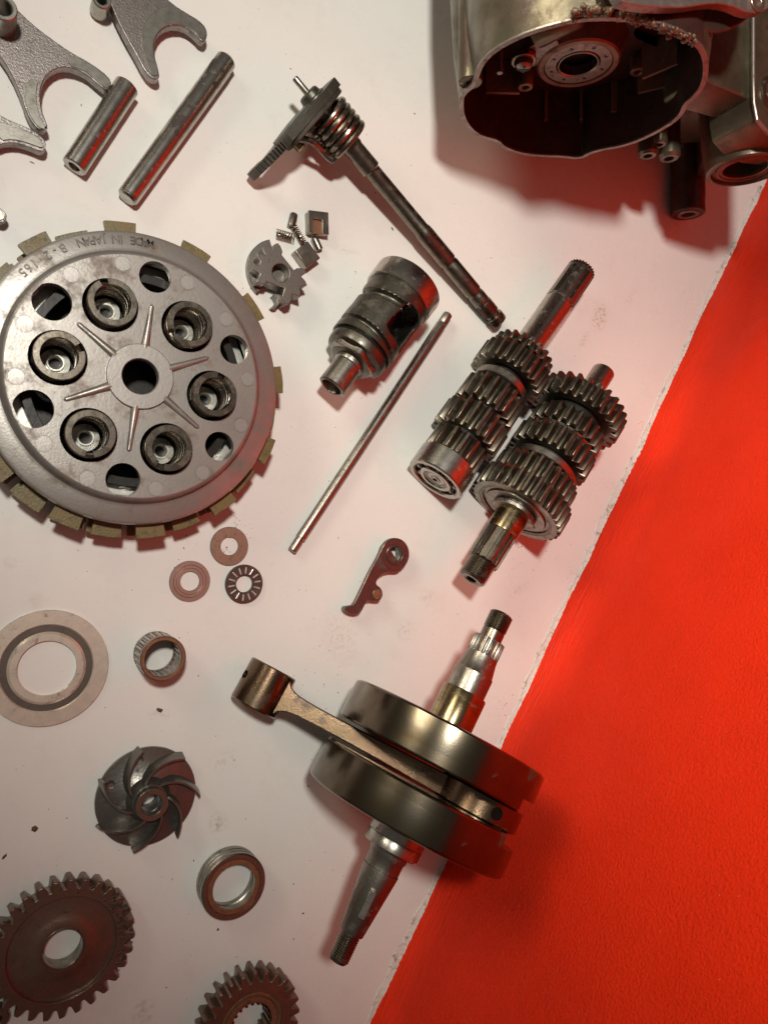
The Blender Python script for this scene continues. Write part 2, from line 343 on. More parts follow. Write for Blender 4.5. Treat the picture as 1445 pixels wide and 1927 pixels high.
# ------------------------------------------------------------ grit scattered on the board
random.seed(21); mb=MB()
def fleck(x,y,r,el=1.0,h=.15,z=0.02):
    n=random.choice((5,6,7)); a0=random.random()*6.28; ca,sa=math.cos(a0),math.sin(a0); pts=[]
    for i in range(n):
        a=2*PI*i/n; rr=r*(.55+.6*random.random()); u,v=rr*math.cos(a)*el,rr*math.sin(a); pts.append((x+u*ca-v*sa,y+u*sa+v*ca))
    mb.add([(p[0],p[1],z) for p in pts]+[(x+random.uniform(-.2,.2)*r,y,z+h+r*.25)],[(i,(i+1)%n,n) for i in range(n)])
for _ in range(330):
    px,py=random.uniform(-20,1300),random.uniform(-20,1940)
    p=P(px,py,0)
    if (p-W0).dot(wn)<4: continue
    fleck(p.x,p.y,random.choice((.16,.18,.22,.27,.36)),random.choice((1,1,1.6,2.5)))
for (px,py,n,sp) in ((455,1000,16,16),(440,990,10,12),(425,1035,8,4),(590,1165,10,40),(300,1337,3,1.5),(660,500,5,8),(350,1000,10,20),(1000,1060,14,18),(1120,900,14,14),(640,1660,8,25),(600,1250,14,22),(120,880,4,6),(920,500,8,14),(590,1290,10,20),(500,500,10,16),(450,540,6,6),(1075,1080,14,9),(1205,800,12,8),(950,1330,10,9),(740,1870,6,9)):
    for _ in range(n):
        p=P(px+random.gauss(0,sp),py+random.gauss(0,sp),0)
        if (p-W0).dot(wn)>2: fleck(p.x,p.y,random.uniform(.12,.36),random.choice((1,1.5,2.2)))
for (px,py,r,el) in ((301,1337,1.5,1.5),(66,1561,1.7,1.3),(8,1613,.9,2),(410,1750,.9,1.4),(738,430,.9,2.2),(780,213,.8,1),(580,1480,.6,1.4),(570,1720,.7,1.5),(976,1030,.6,1),(981,1029,.7,1),(552,1664,.5,1.5),(60,305,.5,3),(505,1320,.6,1),(170,505,.4,1)):
    p=P(px,py,0); fleck(p.x,p.y,r,el,h=.3)
g=part('scattered_grit',mb,mat('brown_grit',(.11,.06,.035),0,.6,.1,300,bump=0),ang=180); tag(g,'dark specks of dirt and grit scattered over the white board','grit',kind='stuff')

# ------------------------------------------------------------ shift forks
def px_poly(pts,z,o): return [((P(x,y,z)-o).x,(P(x,y,z)-o).y) for x,y in pts]
def fork(name_label,outline,zt,th,pads,hub=None,marks=()):
    o=P(*outline[0],0); t=thing('shift_fork',name_label,'shift fork',o,'shift forks')
    M=Matrix.Translation(o)
    mb=MB(); prism(mb,smooth_poly(px_poly(outline,zt,o),1),zt-th,zt); part('fork_body',mb,CASTF,t,M,bevel=1.1,seg=3)
    for p in pads:
        mb=MB(); prism(mb,smooth_poly(px_poly(p,zt+.7,o),1),zt-th+.5,zt+.7); part('pad',mb,PAD,t,M,bevel=.25)
    if hub:
        (hx,hy,hz,ro,ri,h)=hub; c=P(hx,hy,hz); k=mpp(c); HM=Matrix.Translation(c)
        mb=MB(); ring(mb,-h,0,ri*k,ro*k,48,.6); part('hub',mb,PAD,t,HM)
        mb=MB(); lathe(mb,[(-h+.6,0),(-h+.6,ri*k+.2)],32,cap=False); part('bore_floor',mb,BLACK,t,HM)
    for ch,mx,my,sz,rot in marks:
        mb=MB(); text_mb(mb,ch,sz,.25,Matrix.Translation(P(mx,my,zt)-o+Vector((0,0,zt)))@Matrix.Rotation(rot,4,'Z') if False else Matrix.Translation(Vector(((P(mx,my,zt)-o).x,(P(mx,my,zt)-o).y,zt)))@Matrix.Rotation(rot,4,'Z')); part('cast_number',mb,CASTF,t,M)
    return t
fork('cast shift fork stamped 1 and 3 with tubular hub, left of the short pin',
 [(26,10),(62,45),(95,70),(130,95),(172,118),(205,143),(211,158),(201,171),(184,157),(160,136),(128,124),(103,128),(84,145),(75,170),(77,200),(85,224),(91,239),(81,246),(64,236),(48,208),(40,180),(18,130),(-10,90),(-14,20)],10,6,
 [[(130,99),(172,119),(203,144),(208,157),(201,167),(184,153),(160,132),(126,121)],[(52,148),(72,148),(68,175),(70,202),(79,226),(87,239),(80,243),(66,233),(52,208),(45,180)]],
 hub=(6,12,26,25,15,22),marks=(('3',59,74,6.5,R_(-38)),('1',37,93,6.5,R_(-38))))
fork('greyish cast shift fork at the top edge above the long dark rod',
 [(196,-30),(212,18),(235,65),(255,100),(274,136),(290,150),(301,146),(298,128),(291,104),(290,80),(299,60),(318,47),(345,48),(366,62),(382,80),(391,68),(388,50),(374,36),(350,22),(325,6),(300,-18),(260,-50)],10,6,
 [[(262,70),(275,115),(284,140),(298,142),(296,125),(289,102),(288,78),(298,57),(318,44),(346,45),(366,59),(380,74),(388,65),(385,50),(360,33),(325,10),(300,12),(275,35)]],
 hub=(192,-2,14,17,9,12))
fork('partly visible shift fork at the left edge between the numbered fork and the big disc',
 [(-60,180),(-5,213),(20,226),(50,238),(74,251),(87,266),(85,282),(76,285),(52,274),(25,267),(0,270),(-22,285),(-34,315),(-34,345),(-22,372),(-4,388),(9,397),(14,408),(5,419),(-12,414),(-45,392),(-75,340),(-90,250)],9,6,
 [[(-10,226),(20,234),(50,246),(72,258),(83,270),(81,279),(52,268),(25,261),(-2,264)],[(-22,376),(-4,391),(8,400),(10,408),(3,415),(-12,409)]])

# ------------------------------------------------------------ pins and rods
def rod(name,label,cat,p0,p1,rpx,prof,material,z=None,group=None,extra=None,ring_mats=()):
    k=mpp(P(*p0,3)); rr=rpx*k; a=Ax(p0,rr+.02,p1,rr+.02); o=(a.A+a.B)/2; o.z=0
    t=thing(name,label,cat,o,group)
    mb=MB(); lathe(mb,a.prof(prof),56); part('body',mb,material,t,a.M)
    if extra: extra(t,a)
    return t
def pin1x(t,a):
    mb=MB(); lathe(mb,[(-.02,0),(-.02,a.r(0,9.6)),],32,cap=False); part('bore_shadow_wall',mb,BLACK,t,a.M@Matrix.Translation((0,0,6)))
k1=mpp(P(139,314,6)); 
def hollow(t,a):
    pass
L1=math.hypot(100,153)
rod('wrist_pin','short hollow steel pin lying left of the longer rod','pin',(139,314),(239,161),22.5,
    [(9,0),(9,10),(1,11),(0,12.5),(0,20.5),(1.5,22.5),(L1-1.5,22.5),(L1,20.5),(L1,12),(L1-5,11),(L1-5,0)],STEEL)
L2=math.hypot(188,264)
def pits(t,a):
    random.seed(9)
    for (sx,rot,r,el) in ((142,.25,2.0,1.5),(160,.05,1.9,1.0),(168,-.1,2.6,1.6),(196,-.15,1.7,1.0),(290,.25,1.6,1.2),(262,.45,1.3,2),(150,-.35,1.4,1.6),(158,-.28,2.2,1.5)):
        q=a.t(sx); rr=a.r(sx,20.2); c=Vector((rr*math.sin(-rot),rr*math.cos(rot),q))
        mb=MB(); n=9; vs=[]
        for i in range(n):
            an=2*PI*i/n; u=r*(.7+.5*random.random())*math.cos(an); v=r*el*.7*(.7+.5*random.random())*math.sin(an)
            an2=-rot+u/rr; vs.append(((rr+.06)*math.sin(an2),(rr+.06)*math.cos(an2),q+v))
        vs.append(((rr+.12)*math.sin(-rot),(rr+.12)*math.cos(rot),q)); mb.add(vs,[(i,(i+1)%n,n) for i in range(n)])
        part('grime_spot',mb,GREASE,t,a.M)
rod('shift_fork_rod','long steel rod with dark pits halfway along, between short pin and coil spring lever','rod',(238,374),(427,111),20,
    [(0,0),(0,15),(3,19),(5,19),(6,20),(L2-22,20),(L2-21,19.3),(L2-4,19.3),(L2,15.5),(L2,0)],STEEL,extra=pits)
L3=math.hypot(294,446)
rod('push_rod','thin straight steel rod lying diagonally between the slotted drum and the clutch','rod',(549,1037),(843,591),9.8,
    [(0,0),(0,7),(1.5,8.6),(22,8.8),(23,8),(25,8),(26,9.8),(L3-26,9.8),(L3-25,8.6),(L3-22,8.6),(L3-21,9.2),(L3-1.5,9),(L3,7.5),(L3,0)],STEEL2)

# ------------------------------------------------------------ shift shaft with return spring
a=Ax((594.7,194),25,(938,606),6.5); LS=a.Lpx
t=thing('gear_shift_shaft','long stepped shaft with coiled return spring and toothed arm at its upper end','shift shaft',Vector((a.B.x,a.B.y,0)))
mb=MB()
def sd(x,y): return (Vector((x,y))-Vector((594.7,194))).length
lathe(mb,a.prof([(-52,0),(-52,5),(-50,6.3),(-8,6.3),(-8,0)]),24); part('stub_pin',mb,STEEL2,t,a.M)
mb=MB(); lathe(mb,a.prof([(-22,0),(-22,17),(-20,20),(-12,22),(-10,27),(-6,28),(-6,10)]),40); part('hub_boss',mb,ARMM,t,a.M)
mb=MB(); lathe(mb,a.prof([(5,0),(5,20),(95,20),(95,18.5),(142,18.5),(145,15.2),(150,15),(286,15),(290,16.6),(300,17),(366,17),(368,15.3),(372,15.3),(374,16.3),(LS-88,16.3),(LS-86,14.6),(LS-80,14.6),(LS-78,15.7),(LS-58,15.7),(LS-56,14),(LS-52,14)]),48); part('shaft',mb,DARK,t,a.M)
mb=MB(); n=28; gear(mb,n,a.r(LS-30,16.2),a.r(LS-30,14.3),a.t(LS-56),a.t(LS-26),.5,ch=.3)
lathe(mb,a.prof([(LS-27,13),(LS-19,13),(LS-18,13)]),32); gear(mb,n,a.r(LS-10,17.3),a.r(LS-10,15.2),a.t(LS-19),a.t(LS),.5,ch=.5); part('splined_end',mb,DARK,t,a.M)
# coil spring
k=a.r(60,1.0)
def spring_path(R,z0,z1,turns,n=28,ph=0):
    return [(R*math.cos(ph+2*PI*turns*i/(n*turns)),R*math.sin(ph+2*PI*turns*i/(n*turns)),z0+(z1-z0)*i/(n*turns)) for i in range(int(n*turns)+1)]
coil=spring_path(40*k,a.t(20),a.t(80),5,30,PI)
# local axes: X horizontal; end leg comes back along the outside towards the plate
legs=[Vector(coil[-1])+Vector(d) for d in ((-2.2,-2.5,1.0),(-3.2,-3.4,-3),(-3.5,-3.0,-9),(-5.5,-1.0,-14),(-7.5,-1.5,-19),(-10,-4,-23))]
LX=-1 if (a.M@Vector((1,0,0))-a.A).y>0 else 1
mb=MB(); tube(mb,smooth_poly([Vector(c) for c in coil],1,False)+[q for q in smooth_poly(legs,2,False)],6.4*k,10); part('return_spring',mb,SPRING,t,a.M)
# arm plate with sector teeth, perpendicular to the shaft
sx=1 if (a.M.to_3x3()@Vector((1,0,0))).y<0 else -1
arc=[]
for i in range(15):
    an=R_(20-46*i/14); 
    for dr in ((0,2.6) if i%2==0 else (2.6,0)): 
        pass
out=[(-14,11),(-12,14.5),(-9,15),(-6,15),(8,16),(24,11),(36,8),(37,9.6),(43,10)]
for i in range(9):
    f0=i/9; x=43+15*f0; y=8.5-20*f0**1.5
    out+= [(x,y+1.6),(x+1.1,y+1.5),(x+1.2,y-.4),(x+2.2,y-.9)]
out+= [(60,-15),(59,-19),(55,-20),(51,-13),(52,-6),(42,-6),(30,-12),(18,-16),(6,-18),(-8,-16),(-12,-9),(-15,2)]
mb=MB(); prism(mb,[(sx*x,y) for x,y in out],a.t(-8),a.t(7)); part('toothed_arm',mb,ARMM,t,a.M,bevel=.5)
mb=MB(); prism(mb,smooth_poly([(sx*x,y) for x,y in [(-15,8),(-10,14),(-2,15.5),(10,15),(22,10.5),(34,6.5),(37,0),(33,-9),(20,-14),(6,-17),(-8,-15),(-15,-5)]],1),a.t(6.5),a.t(16)); part('arm_plate',mb,ARMM,t,a.M,bevel=.7)
mb=MB(); prism(mb,[(sx*x,y) for x,y in [(12,12),(30,7),(44,4),(40,-4),(20,-10),(10,-8)]],a.t(-12),a.t(-6.2)); part('back_plate',mb,ARMM,t,a.M,bevel=.5)
mb=MB(); lathe(mb,[(0,0),(0,3),(1,3.6),(7,3.6),(8,2.6),(8,0)],24); part('spring_post',mb,BRASSY,t,a.M@Matrix.Translation((sx*22,-11,a.t(10))))

# ------------------------------------------------------------ ratchet pawl set
t=thing('pawl_carrier','small sintered grey ratchet hub with teeth and two pawl slots beside the clutch','ratchet hub',P(528,512,0))
def c7(x,y): return (440+x/7.225,380+y/7.225)
o=P(528,512,0); M=Matrix.Translation(o); zt=13
star=[(545,575),(600,550),(640,600),(668,678),(650,710),(820,922),(862,892),(950,900),(1000,950),(918,1008),(975,1070),(1000,1130),(895,1152),(905,1200),(912,1290),(798,1250),(790,1320),(768,1372),(700,1392),(655,1275),(690,1170),(450,1082),(425,1118),(300,1092),(330,1030),(357,972),(300,945),(262,900),(270,860),(345,850),(360,805),(310,745),(330,700),(380,692),(425,715),(380,620),(425,585),(490,600),(528,645)]
bore=circle(*[( (P(*c7(640,960),zt)-o)[i]) for i in (0,1)],17*mpp(P(528,512,zt)),28)
mb=MB(); prism(mb,px_poly([c7(*p) for p in star],zt,o),1.5,zt,[bore]); part('toothed_hub',mb,SINTER,t,M,bevel=.45)
mb=MB(); lathe(mb,[(1.5,0),(1.5,17*.3+.5)],28,cap=False); part('bore_floor',mb,SINTER,t,Matrix.Translation(Vector((P(*c7(640,960),zt).x,P(*c7(640,960),zt).y,3))))
c0=P(*c7(600,960),3); kk=mpp(c0)
mb=MB(); ring(mb,0,5,33*kk,61*kk,40,.4,a0=R_(108),a1=R_(226)); part('flange',mb,SINTER,t,Matrix.Translation(Vector((c0.x,c0.y,0))))
t2=[(560,1240),(620,1250),(640,1290),(625,1380),(570,1440),(520,1440),(520,1420),(570,1390),(585,1350),(560,1300),(530,1270)]
mb=MB(); prism(mb,px_poly([c7(*p) for p in t2],6,o),.0,6); part('lower_tooth',mb,SINTER,t,M,bevel=.3)
def small_spring(label,p0,p1,rpx,turns):
    k=mpp(P(*p0,2)); rr=rpx*k; a=Ax(p0,rr+.4,p1,rr+.4)
    mb=MB(); tube(mb,spring_path(rr-.4,0,a.L,turns,18),.36,6); o=part('pawl_spring',mb,SPRING,None,a.M)
    tag(o,label,'spring','pair of tiny coil springs')
small_spring('tiny coil spring lying nearly level, left one of the pair above the ratchet hub',(520,438),(552,447),8.6,7.5)
small_spring('tiny tight coil spring lying steeply between plunger and square pawl',(553.5,426),(574,461),7,10)
def plunger(label,p0,p1,rpx):
    k=mpp(P(*p0,2)); rr=rpx*k; a=Ax(p0,rr+.02,p1,rr+.02); mb=MB(); L=a.Lpx
    lathe(mb,a.prof([(0,0),(0,rpx*.6),(1.5,rpx*.9),(3,rpx),(L-1,rpx),(L,rpx-1),(L,rpx*.5),(L-3,rpx*.45),(L-3,0)]),28)
    o=part('pawl_plunger',mb,STEEL2,None,a.M); tag(o,label,'plunger','pair of small plungers')
plunger('small cylindrical plunger standing off the upper end of the tight spring',(553.5,401),(547.5,427),7.8)
plunger('small cylindrical plunger touching the corner of the plain square pawl',(590.5,446),(601.5,470),7.2)
def pawl(label,top,zt,side,notch=None):
    o=P(*top[0],0); t=thing('ratchet_pawl',label,'pawl',o,'pair of square pawls'); M=Matrix.Translation(o)
    w=px_poly(top,zt,o)
    mb=MB(); prism(mb,w,.05,zt-1.6 if notch else zt); part('pawl_block',mb,STEEL2,t,M,bevel=.7,seg=3)
    if notch:
        n=px_poly(notch,zt,o); # notch enters from edge between top[2] and top[3]
        mb=MB(); prism(mb,[w[0],w[1],w[2],n[0],n[1],n[2],n[3],w[3]],zt-1.9,zt); part('pawl_face',mb,STEEL2,t,M,bevel=.2)
        mb=MB(); prism(mb,n,zt-1.75,zt-1.5); part('rusty_recess',mb,RUST2,t,M)
pawl('square steel pawl with rust brown recess, upper of the two',[(581,394.5),(617.8,399),(619,441),(582,436)],7,None,[(607,439.5),(606.5,413),(589,411),(589,437)])
pawl('plain square steel pawl without recess, beside the ratchet hub',[(579.8,453),(603.5,485),(578,503.5),(555,471)],8,None)

# ------------------------------------------------------------ shift drum
a=Ax((623.6,728.4),23.2,(768.9,534.6),23.2)
t=thing('shift_drum','slotted cylindrical gear shift drum with bright rim and narrow tube end','shift drum',Vector(((a.A.x+a.B.x)/2,(a.A.y+a.B.y)/2,0)))
q=5.161
def cp(l): return a.prof([(x/q,y/q) for x,y in l])
kr=1/1.0
mb=MB(); lathe(mb,cp([(60,0),(60,92),(0,108),(-4,116),(0,130),(8,141),(240,141),(250,150),(262,152),(290,152)]),64); part('tube_end',mb,STEEL2,t,a.M)
# cam flange
mb=MB(); lathe(mb,cp([(285,0),(285,150),(290,215),(300,232),(330,236),(340,270),(352,300),(372,308),(425,310),(432,300),(440,296),(492,296),(492,0)]),72); part('cam_flange',mb,DRUM,t,a.M)
mb=MB(); 
kk=a.r(60,1/q)
out=smooth_poly([(r*math.cos(an)*kk,r*math.sin(an)*kk) for r,an in ((300,.3),(235,.9),(290,1.4),(225,2.0),(285,2.6),(220,3.2),(290,3.8),(230,4.5),(298,5.0),(235,5.7))],2)
prism(mb,out,a.t(292/q),a.t(345/q)); part('detent_star',mb,STEEL2,t,a.M,bevel=.5)
# body grid with window and cam grooves
nt_,ns=200,110; s0,s1=455/q,1052/q; vs=[];fs=[]
def groove(d,th_):
    g1=(1-min(1,abs(d-(878/q+ (3 if th_>0 else 0)+6*math.sin(th_*1.3)))/ (38/q))**4)
    lim=1 if (-PI*.98<th_<R_(4)) else 0
    g2=(1-min(1,abs(d-(520/q-7*math.sin(th_*.9)))/(26/q))**4)
    return max(0,g1)*lim*.9+max(0,g2)*.9
for j in range(ns+1):
    d=s0+(s1-s0)*j/ns
    for i in range(nt_):
        th_=2*PI*i/nt_-PI      # 0 = top, + = towards lower right of picture
        r=a.r(d,327/q)-3.2*groove(d,th_)
        if j==0: r-=1.2
        vs.append((sx*r*math.sin(th_),r*math.cos(th_),a.t(d)))
def inwin(j,i):
    d=(s0+(s1-s0)*(j+.5)/ns)*q; th_=math.degrees(2*PI*(i+.5)/nt_-PI)
    def rr(dc,tc,dw,tw,p=5): return (abs(d-dc)/dw)**p+(abs(th_-tc)/tw)**p<1
    return rr(785,40+ (d-800)*.03,180,41) or rr(800,-120,150,30)
for j in range(ns):
    for i in range(nt_):
        if inwin(j,i): continue
        i2=(i+1)%nt_; fs.append((j*nt_+i,j*nt_+i2,(j+1)*nt_+i2,(j+1)*nt_+i))
mb=MB(); mb.add(vs,fs); ob=part('drum_body',mb,DRUM,t,a.M,ang=40)
so=ob.modifiers.new('solid','SOLIDIFY'); so.thickness=.0028; so.offset=-1
mb=MB(); lathe(mb,cp([(1052,0),(1052,300),(1052,342),(1058,349),(1062,352),(1240,352),(1250,346),(1252,325),(1200,318),(1200,0)]),96); part('bright_rim',mb,STEEL,t,a.M)
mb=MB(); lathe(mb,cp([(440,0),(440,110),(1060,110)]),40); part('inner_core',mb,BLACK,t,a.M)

# ------------------------------------------------------------ clutch
ZF=37.0
cc=P(263.5,708.8,ZF); o=Vector((cc.x,cc.y,0)); t=thing('clutch_assembly','large round aluminium clutch with six coil springs and yellowish friction tabs','clutch',o)
M0=Matrix.Translation(o)
def c3(x,y): return (x/2.676,390+y/2.676)
def loc(px,py,z): v=P(px,py,z)-o; return v
cc31=loc(*c3(690,868),31)   # centre of the rim plane
def rad(pts,z): return sum((loc(x,y,z)-Vector((0,0,z))).length for x,y in pts)/len(pts)
Rrim=rad([(263,432),(263,991),(514,706)],31); Rface=rad([(475,708),(263,945),(263,470)],ZF)
print('clutch rim',Rrim,'face',Rface,[round((loc(x,y,31)-Vector((0,0,31))).length,1) for x,y in [(263,432),(263,991),(514,706)]],[round((loc(x,y,ZF)-Vector((0,0,ZF))).length,1) for x,y in [(475,708),(263,945),(263,470)]])
sp=[c3(*p) for p in ((565,480),(955,590),(1080,943),(850,1213),(455,1142),(298,748))]
spc=[loc(x,y,ZF+5) for x,y in sp]
wins=[(782,350,80),(262,475,90),(1180,715,78),(1105,1203,77),(620,1372,84),(168,1015,91)]
holes=[circle(0,0,34*.287,40)]
for v in spc: holes.append(circle(v.x*1.0,v.y*1.0,14.2,40))
wc=[]
for x,y,r in wins:
    v=loc(*c3(x,y),ZF); wc.append(v); holes.append(circle(v.x,v.y,r/2.676*.285,36))
mb=MB(); prism(mb,circle(0,0,Rface-1.2,120),ZF-5,ZF,holes); 
part('pressure_plate',mb,ALU,t,M0,bevel=.35)
mb=MB(); lathe(mb,[(ZF-4.7,Rface-2.2),(ZF-.1,Rface-1.9),(ZF-.1,Rface-1.2),(ZF-.5,Rface),(ZF-1.6,Rface+1.0),(ZF-3.6,Rface+1.4),(ZF-4.9,Rface+2.4),(ZF-5.3,Rface+4.2),(ZF-5.2,Rrim-2.2),(ZF-5.7,Rrim-.9),(ZF-7,Rrim-.3),(ZF-9.5,Rrim-.3),(ZF-9.8,Rrim-1),(ZF-9.8,Rface-2.2)],128,True); part('plate_rim',mb,ALU,t,M0)
mb=MB(); ring(mb,ZF-4,ZF+1.6,34*.287-.3,61*.287,64,.4); part('centre_boss',mb,ALUR,t,M0)
for x,y in ((765,490),(1050,757),(1000,1112),(648,1230),(322,970),(390,582)):
    v=loc(*c3(x,y),ZF); v.z=0; L=v.length; d=v.normalized(); an=math.atan2(d.y,d.x)
    mb=MB(); L0=60*.287; 
    tube(mb,[(L0-1,0,ZF-.6),(L0+2,0,ZF-.4),((L0+L)/2,0,ZF-.5),(L-1,0,ZF-.6),(L+.4,0,ZF-.9)],lambda i:(2.5,2.3,1.8,1.5,.7)[i],12); part('rib',mb,ALU,t,M0@Matrix.Rotation(an,4,'Z'))
me=None
for x,y in ((617,283),(945,378),(1137,562),(1246,864),(1213,1097),(1020,1335),(785,1417),(440,1365),(220,1190),(80,850),(125,585),(358,338)):
    v=loc(*c3(x,y),ZF)
    if me is None:
        mb=MB(); lathe(mb,[(.10,0),(.10,3.75),(-.25,3.9),(-.25,4.05),(.16,4.15),(.16,4.3),(-.2,4.5)],36,cap=False); me=mb.mesh('ejector_mark',ALUR)
    place('ejector_mark',me,t,Matrix.Translation(o+Vector((v.x,v.y,ZF+.04))))
# cast lettering round the rim, tops towards the centre
Rt=(Rface+Rrim)/2+1.6
def arc_text(s,p_start,p_end,size):
    A=loc(*p_start,ZF-5); B=loc(*p_end,ZF-5); a0=math.atan2(A.y,A.x); a1=math.atan2(B.y,B.x)
    mb=MB()
    for i,ch in enumerate(s):
        if ch==' ': continue
        an=a0+(a1-a0)*i/(len(s)-1)
        text_mb(mb,ch,size,.40,Matrix.Translation((Rt*math.cos(an),Rt*math.sin(an),ZF-5.1))@Matrix.Rotation(an+PI/2,4,'Z'),width=.05)
    part('cast_lettering',mb,LETT,t,M0)
arc_text('MADE IN JAPAN',(283,457),(153,458),6.2)
arc_text('B-2',(119,467),(90,480),6.2)
arc_text('·165',(75,486),(41,511),6.4)
# springs
mbS=MB(); tube(mbS,spring_path(10.6,-21,3.0,4.8,26),1.75,10)
lathe(mbS,[(3.8,9.0),(3.8,12.2),(5.0,12.5),(5.9,12.1),(5.9,9.2),(5.0,8.9)],52,True,a0=.25,a1=2*PI-.12)
meS=mbS.mesh('clutch_spring',SPRING)
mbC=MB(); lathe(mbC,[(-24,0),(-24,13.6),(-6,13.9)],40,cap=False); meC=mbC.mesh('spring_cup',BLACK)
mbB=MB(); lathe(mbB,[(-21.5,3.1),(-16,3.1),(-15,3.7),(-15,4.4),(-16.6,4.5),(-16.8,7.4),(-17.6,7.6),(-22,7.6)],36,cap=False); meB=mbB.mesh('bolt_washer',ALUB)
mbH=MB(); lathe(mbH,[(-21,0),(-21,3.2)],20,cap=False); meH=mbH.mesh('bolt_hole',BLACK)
for i,v in enumerate(spc):
    Mi=Matrix.Translation(o+Vector((v.x,v.y,ZF+1)))@Matrix.Rotation((1.9,3.6,1.2,4.2,4.6,.4)[i],4,'Z')
    place('clutch_spring',meS,t,Mi); place('spring_cup',meC,t,Mi); b_=place('bolt_washer',meB,t,Mi); place('bolt_hole',meH,b_,Mi)
# friction and steel plates
tA=[(580,90),(170,165),(980,215),(1268,500),(1395,860),(1345,1225),(1110,1500),(745,1648),(310,1598)]
tB=[(145,1505),(540,1665),(935,1600),(1230,1385),(335,140)]
def off(lst,z):
    s=0;c=0
    for x,y in lst:
        v=loc(*c3(x,y),z); an=math.atan2(v.y,v.x)*12; s+=math.sin(an); c+=math.cos(an)
    return math.atan2(s,c)/12
oA=off(tA,25); oB=off(tB,19)
Rtab=rad([(217,410),(530,712)],25)
print('tab R',Rtab,oA,oB)
random.seed(4)
def tabs(phase,z0,z1,R0,R1,ox,oy):
    for k_ in range(12):
        an=phase+k_*PI/6+random.uniform(-.012,.012); hw=.097+random.uniform(-.005,.005)
        arc1=[((R1+random.uniform(-.15,.15))*math.cos(an+hw*f),(R1+random.uniform(-.15,.15))*math.sin(an+hw*f)) for f in (-1,-.66,-.33,0,.33,.66,1)]
        arc0=[(R0*math.cos(an+hw*f),R0*math.sin(an+hw*f)) for f in (1,.5,0,-.5,-1)]
        mb=MB(); prism(mb,[(x+ox,y+oy) for x,y in arc1+arc0],z0,z1); part('friction_tab',mb,FRIC,t,M0,bevel=.25)
plates=[(25.5,oA,-.6,-.5,0),(20.9,oB,-1.6,-2.2,1.9),(16.6,oA+.03,-1.2,-1.5,2.6),(12.4,oB-.02,-1.6,-2.0,2.4),(8.3,oA,-1,-2,2.6)]
for i,(z,ph,ox,oy,dr_) in enumerate(plates):
    mb=MB(); ring(mb,z-3.0,z,68,Rrim-3.5,96,.2); part('friction_plate',mb,FRICD,t,M0)
    tabs(ph,z-3.0,z-.1,Rrim-5,Rtab-dr_,ox,oy)
    mb=MB(); ring(mb,z-4.1,z-3.1,68,Rrim-4,96,.1); part('steel_plate',mb,STEEL2,t,M0)
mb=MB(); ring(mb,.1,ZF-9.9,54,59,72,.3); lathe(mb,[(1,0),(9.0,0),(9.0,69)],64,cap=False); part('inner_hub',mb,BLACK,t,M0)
# bright scalloped inner plate glimpsed through the windows
out=[]
for i in range(96):
    an=2*PI*i/96; out.append(((66.5+1.0*math.sin(an*12))*math.cos(an),(66.5+1.0*math.sin(an*12))*math.sin(an)))
sq=[((57.0+1.9*math.sin(R_(x)*9))*math.cos(R_(x)),(57.0+1.9*math.sin(R_(x)*9))*math.sin(R_(x))) for x in range(0,360,5)]
mb=MB(); prism(mb,out,17,20,[sq]); part('inner_plate',mb,ALUB,t,M0,bevel=.3)

# ------------------------------------------------------------ washers and bearings lying on the board
def washer(name,label,px,py,ro,ri,th,m_,cat='washer',group=None,grooves=()):
    c=P(px,py,th); k=mpp(c); c.z=0
    mb=MB(); ring(mb,.03,th,ri*k,ro*k,80,min(.25,th*.3))
    if group=='x': group=None
    return part(name,mb,m_,None,Matrix.Translation(c)),c,k
w1,_,_=washer('flat_washer','',432,1028,36.7,16.8,1.2,WASH); tag(w1,'small brown speckled flat washer touching the thrust bearing','washer','pair of small flat washers')
w2,_,_=washer('flat_washer','',357.5,1094,38.6,17.8,1.0,WASH2); tag(w2,'small pinkish flat washer with faint wear rings, left of the thrust bearing','washer','pair of small flat washers')
mb=MB(); lathe(mb,[(0,26*.3),(.06,26.5*.3),(0,27*.3)],60,cap=False); lathe(mb,[(0,32*.3),(.06,32.7*.3),(0,33.4*.3)],60,cap=False); 
w2m=part('wear_ring',mb,REDDISH,w2,Matrix.Translation(Vector((P(357.5,1094,1).x,P(357.5,1094,1).y,1.0))))
c=P(460,1099,2.4); k=mpp(c); c.z=0
t=thing('thrust_bearing','small flat needle thrust bearing with a ring of bright rollers','bearing',c)
mb=MB(); ring(mb,.3,2.0,16*k,36.3*k,72,.2); ring(mb,1.8,2.4,31*k,36.3*k,72,.15); ring(mb,1.8,2.3,16*k,19.5*k,72,.15); part('cage',mb,LEVER,t,Matrix.Translation(c))
mb=MB(); lathe(mb,[(-6*k,0),(-6*k,1.7*k),(6*k,1.7*k),(6*k,0)],12); mr_=mb.mesh('roller',ROLLS)
for i in range(14):
    an=2*PI*i/14+.12; place('roller',mr_,t,Matrix.Translation(c+Vector((25.5*k*math.cos(an),25.5*k*math.sin(an),2.45)))@Matrix.Rotation(an,4,'Z')@Matrix.Rotation(PI/2,4,'Y'))
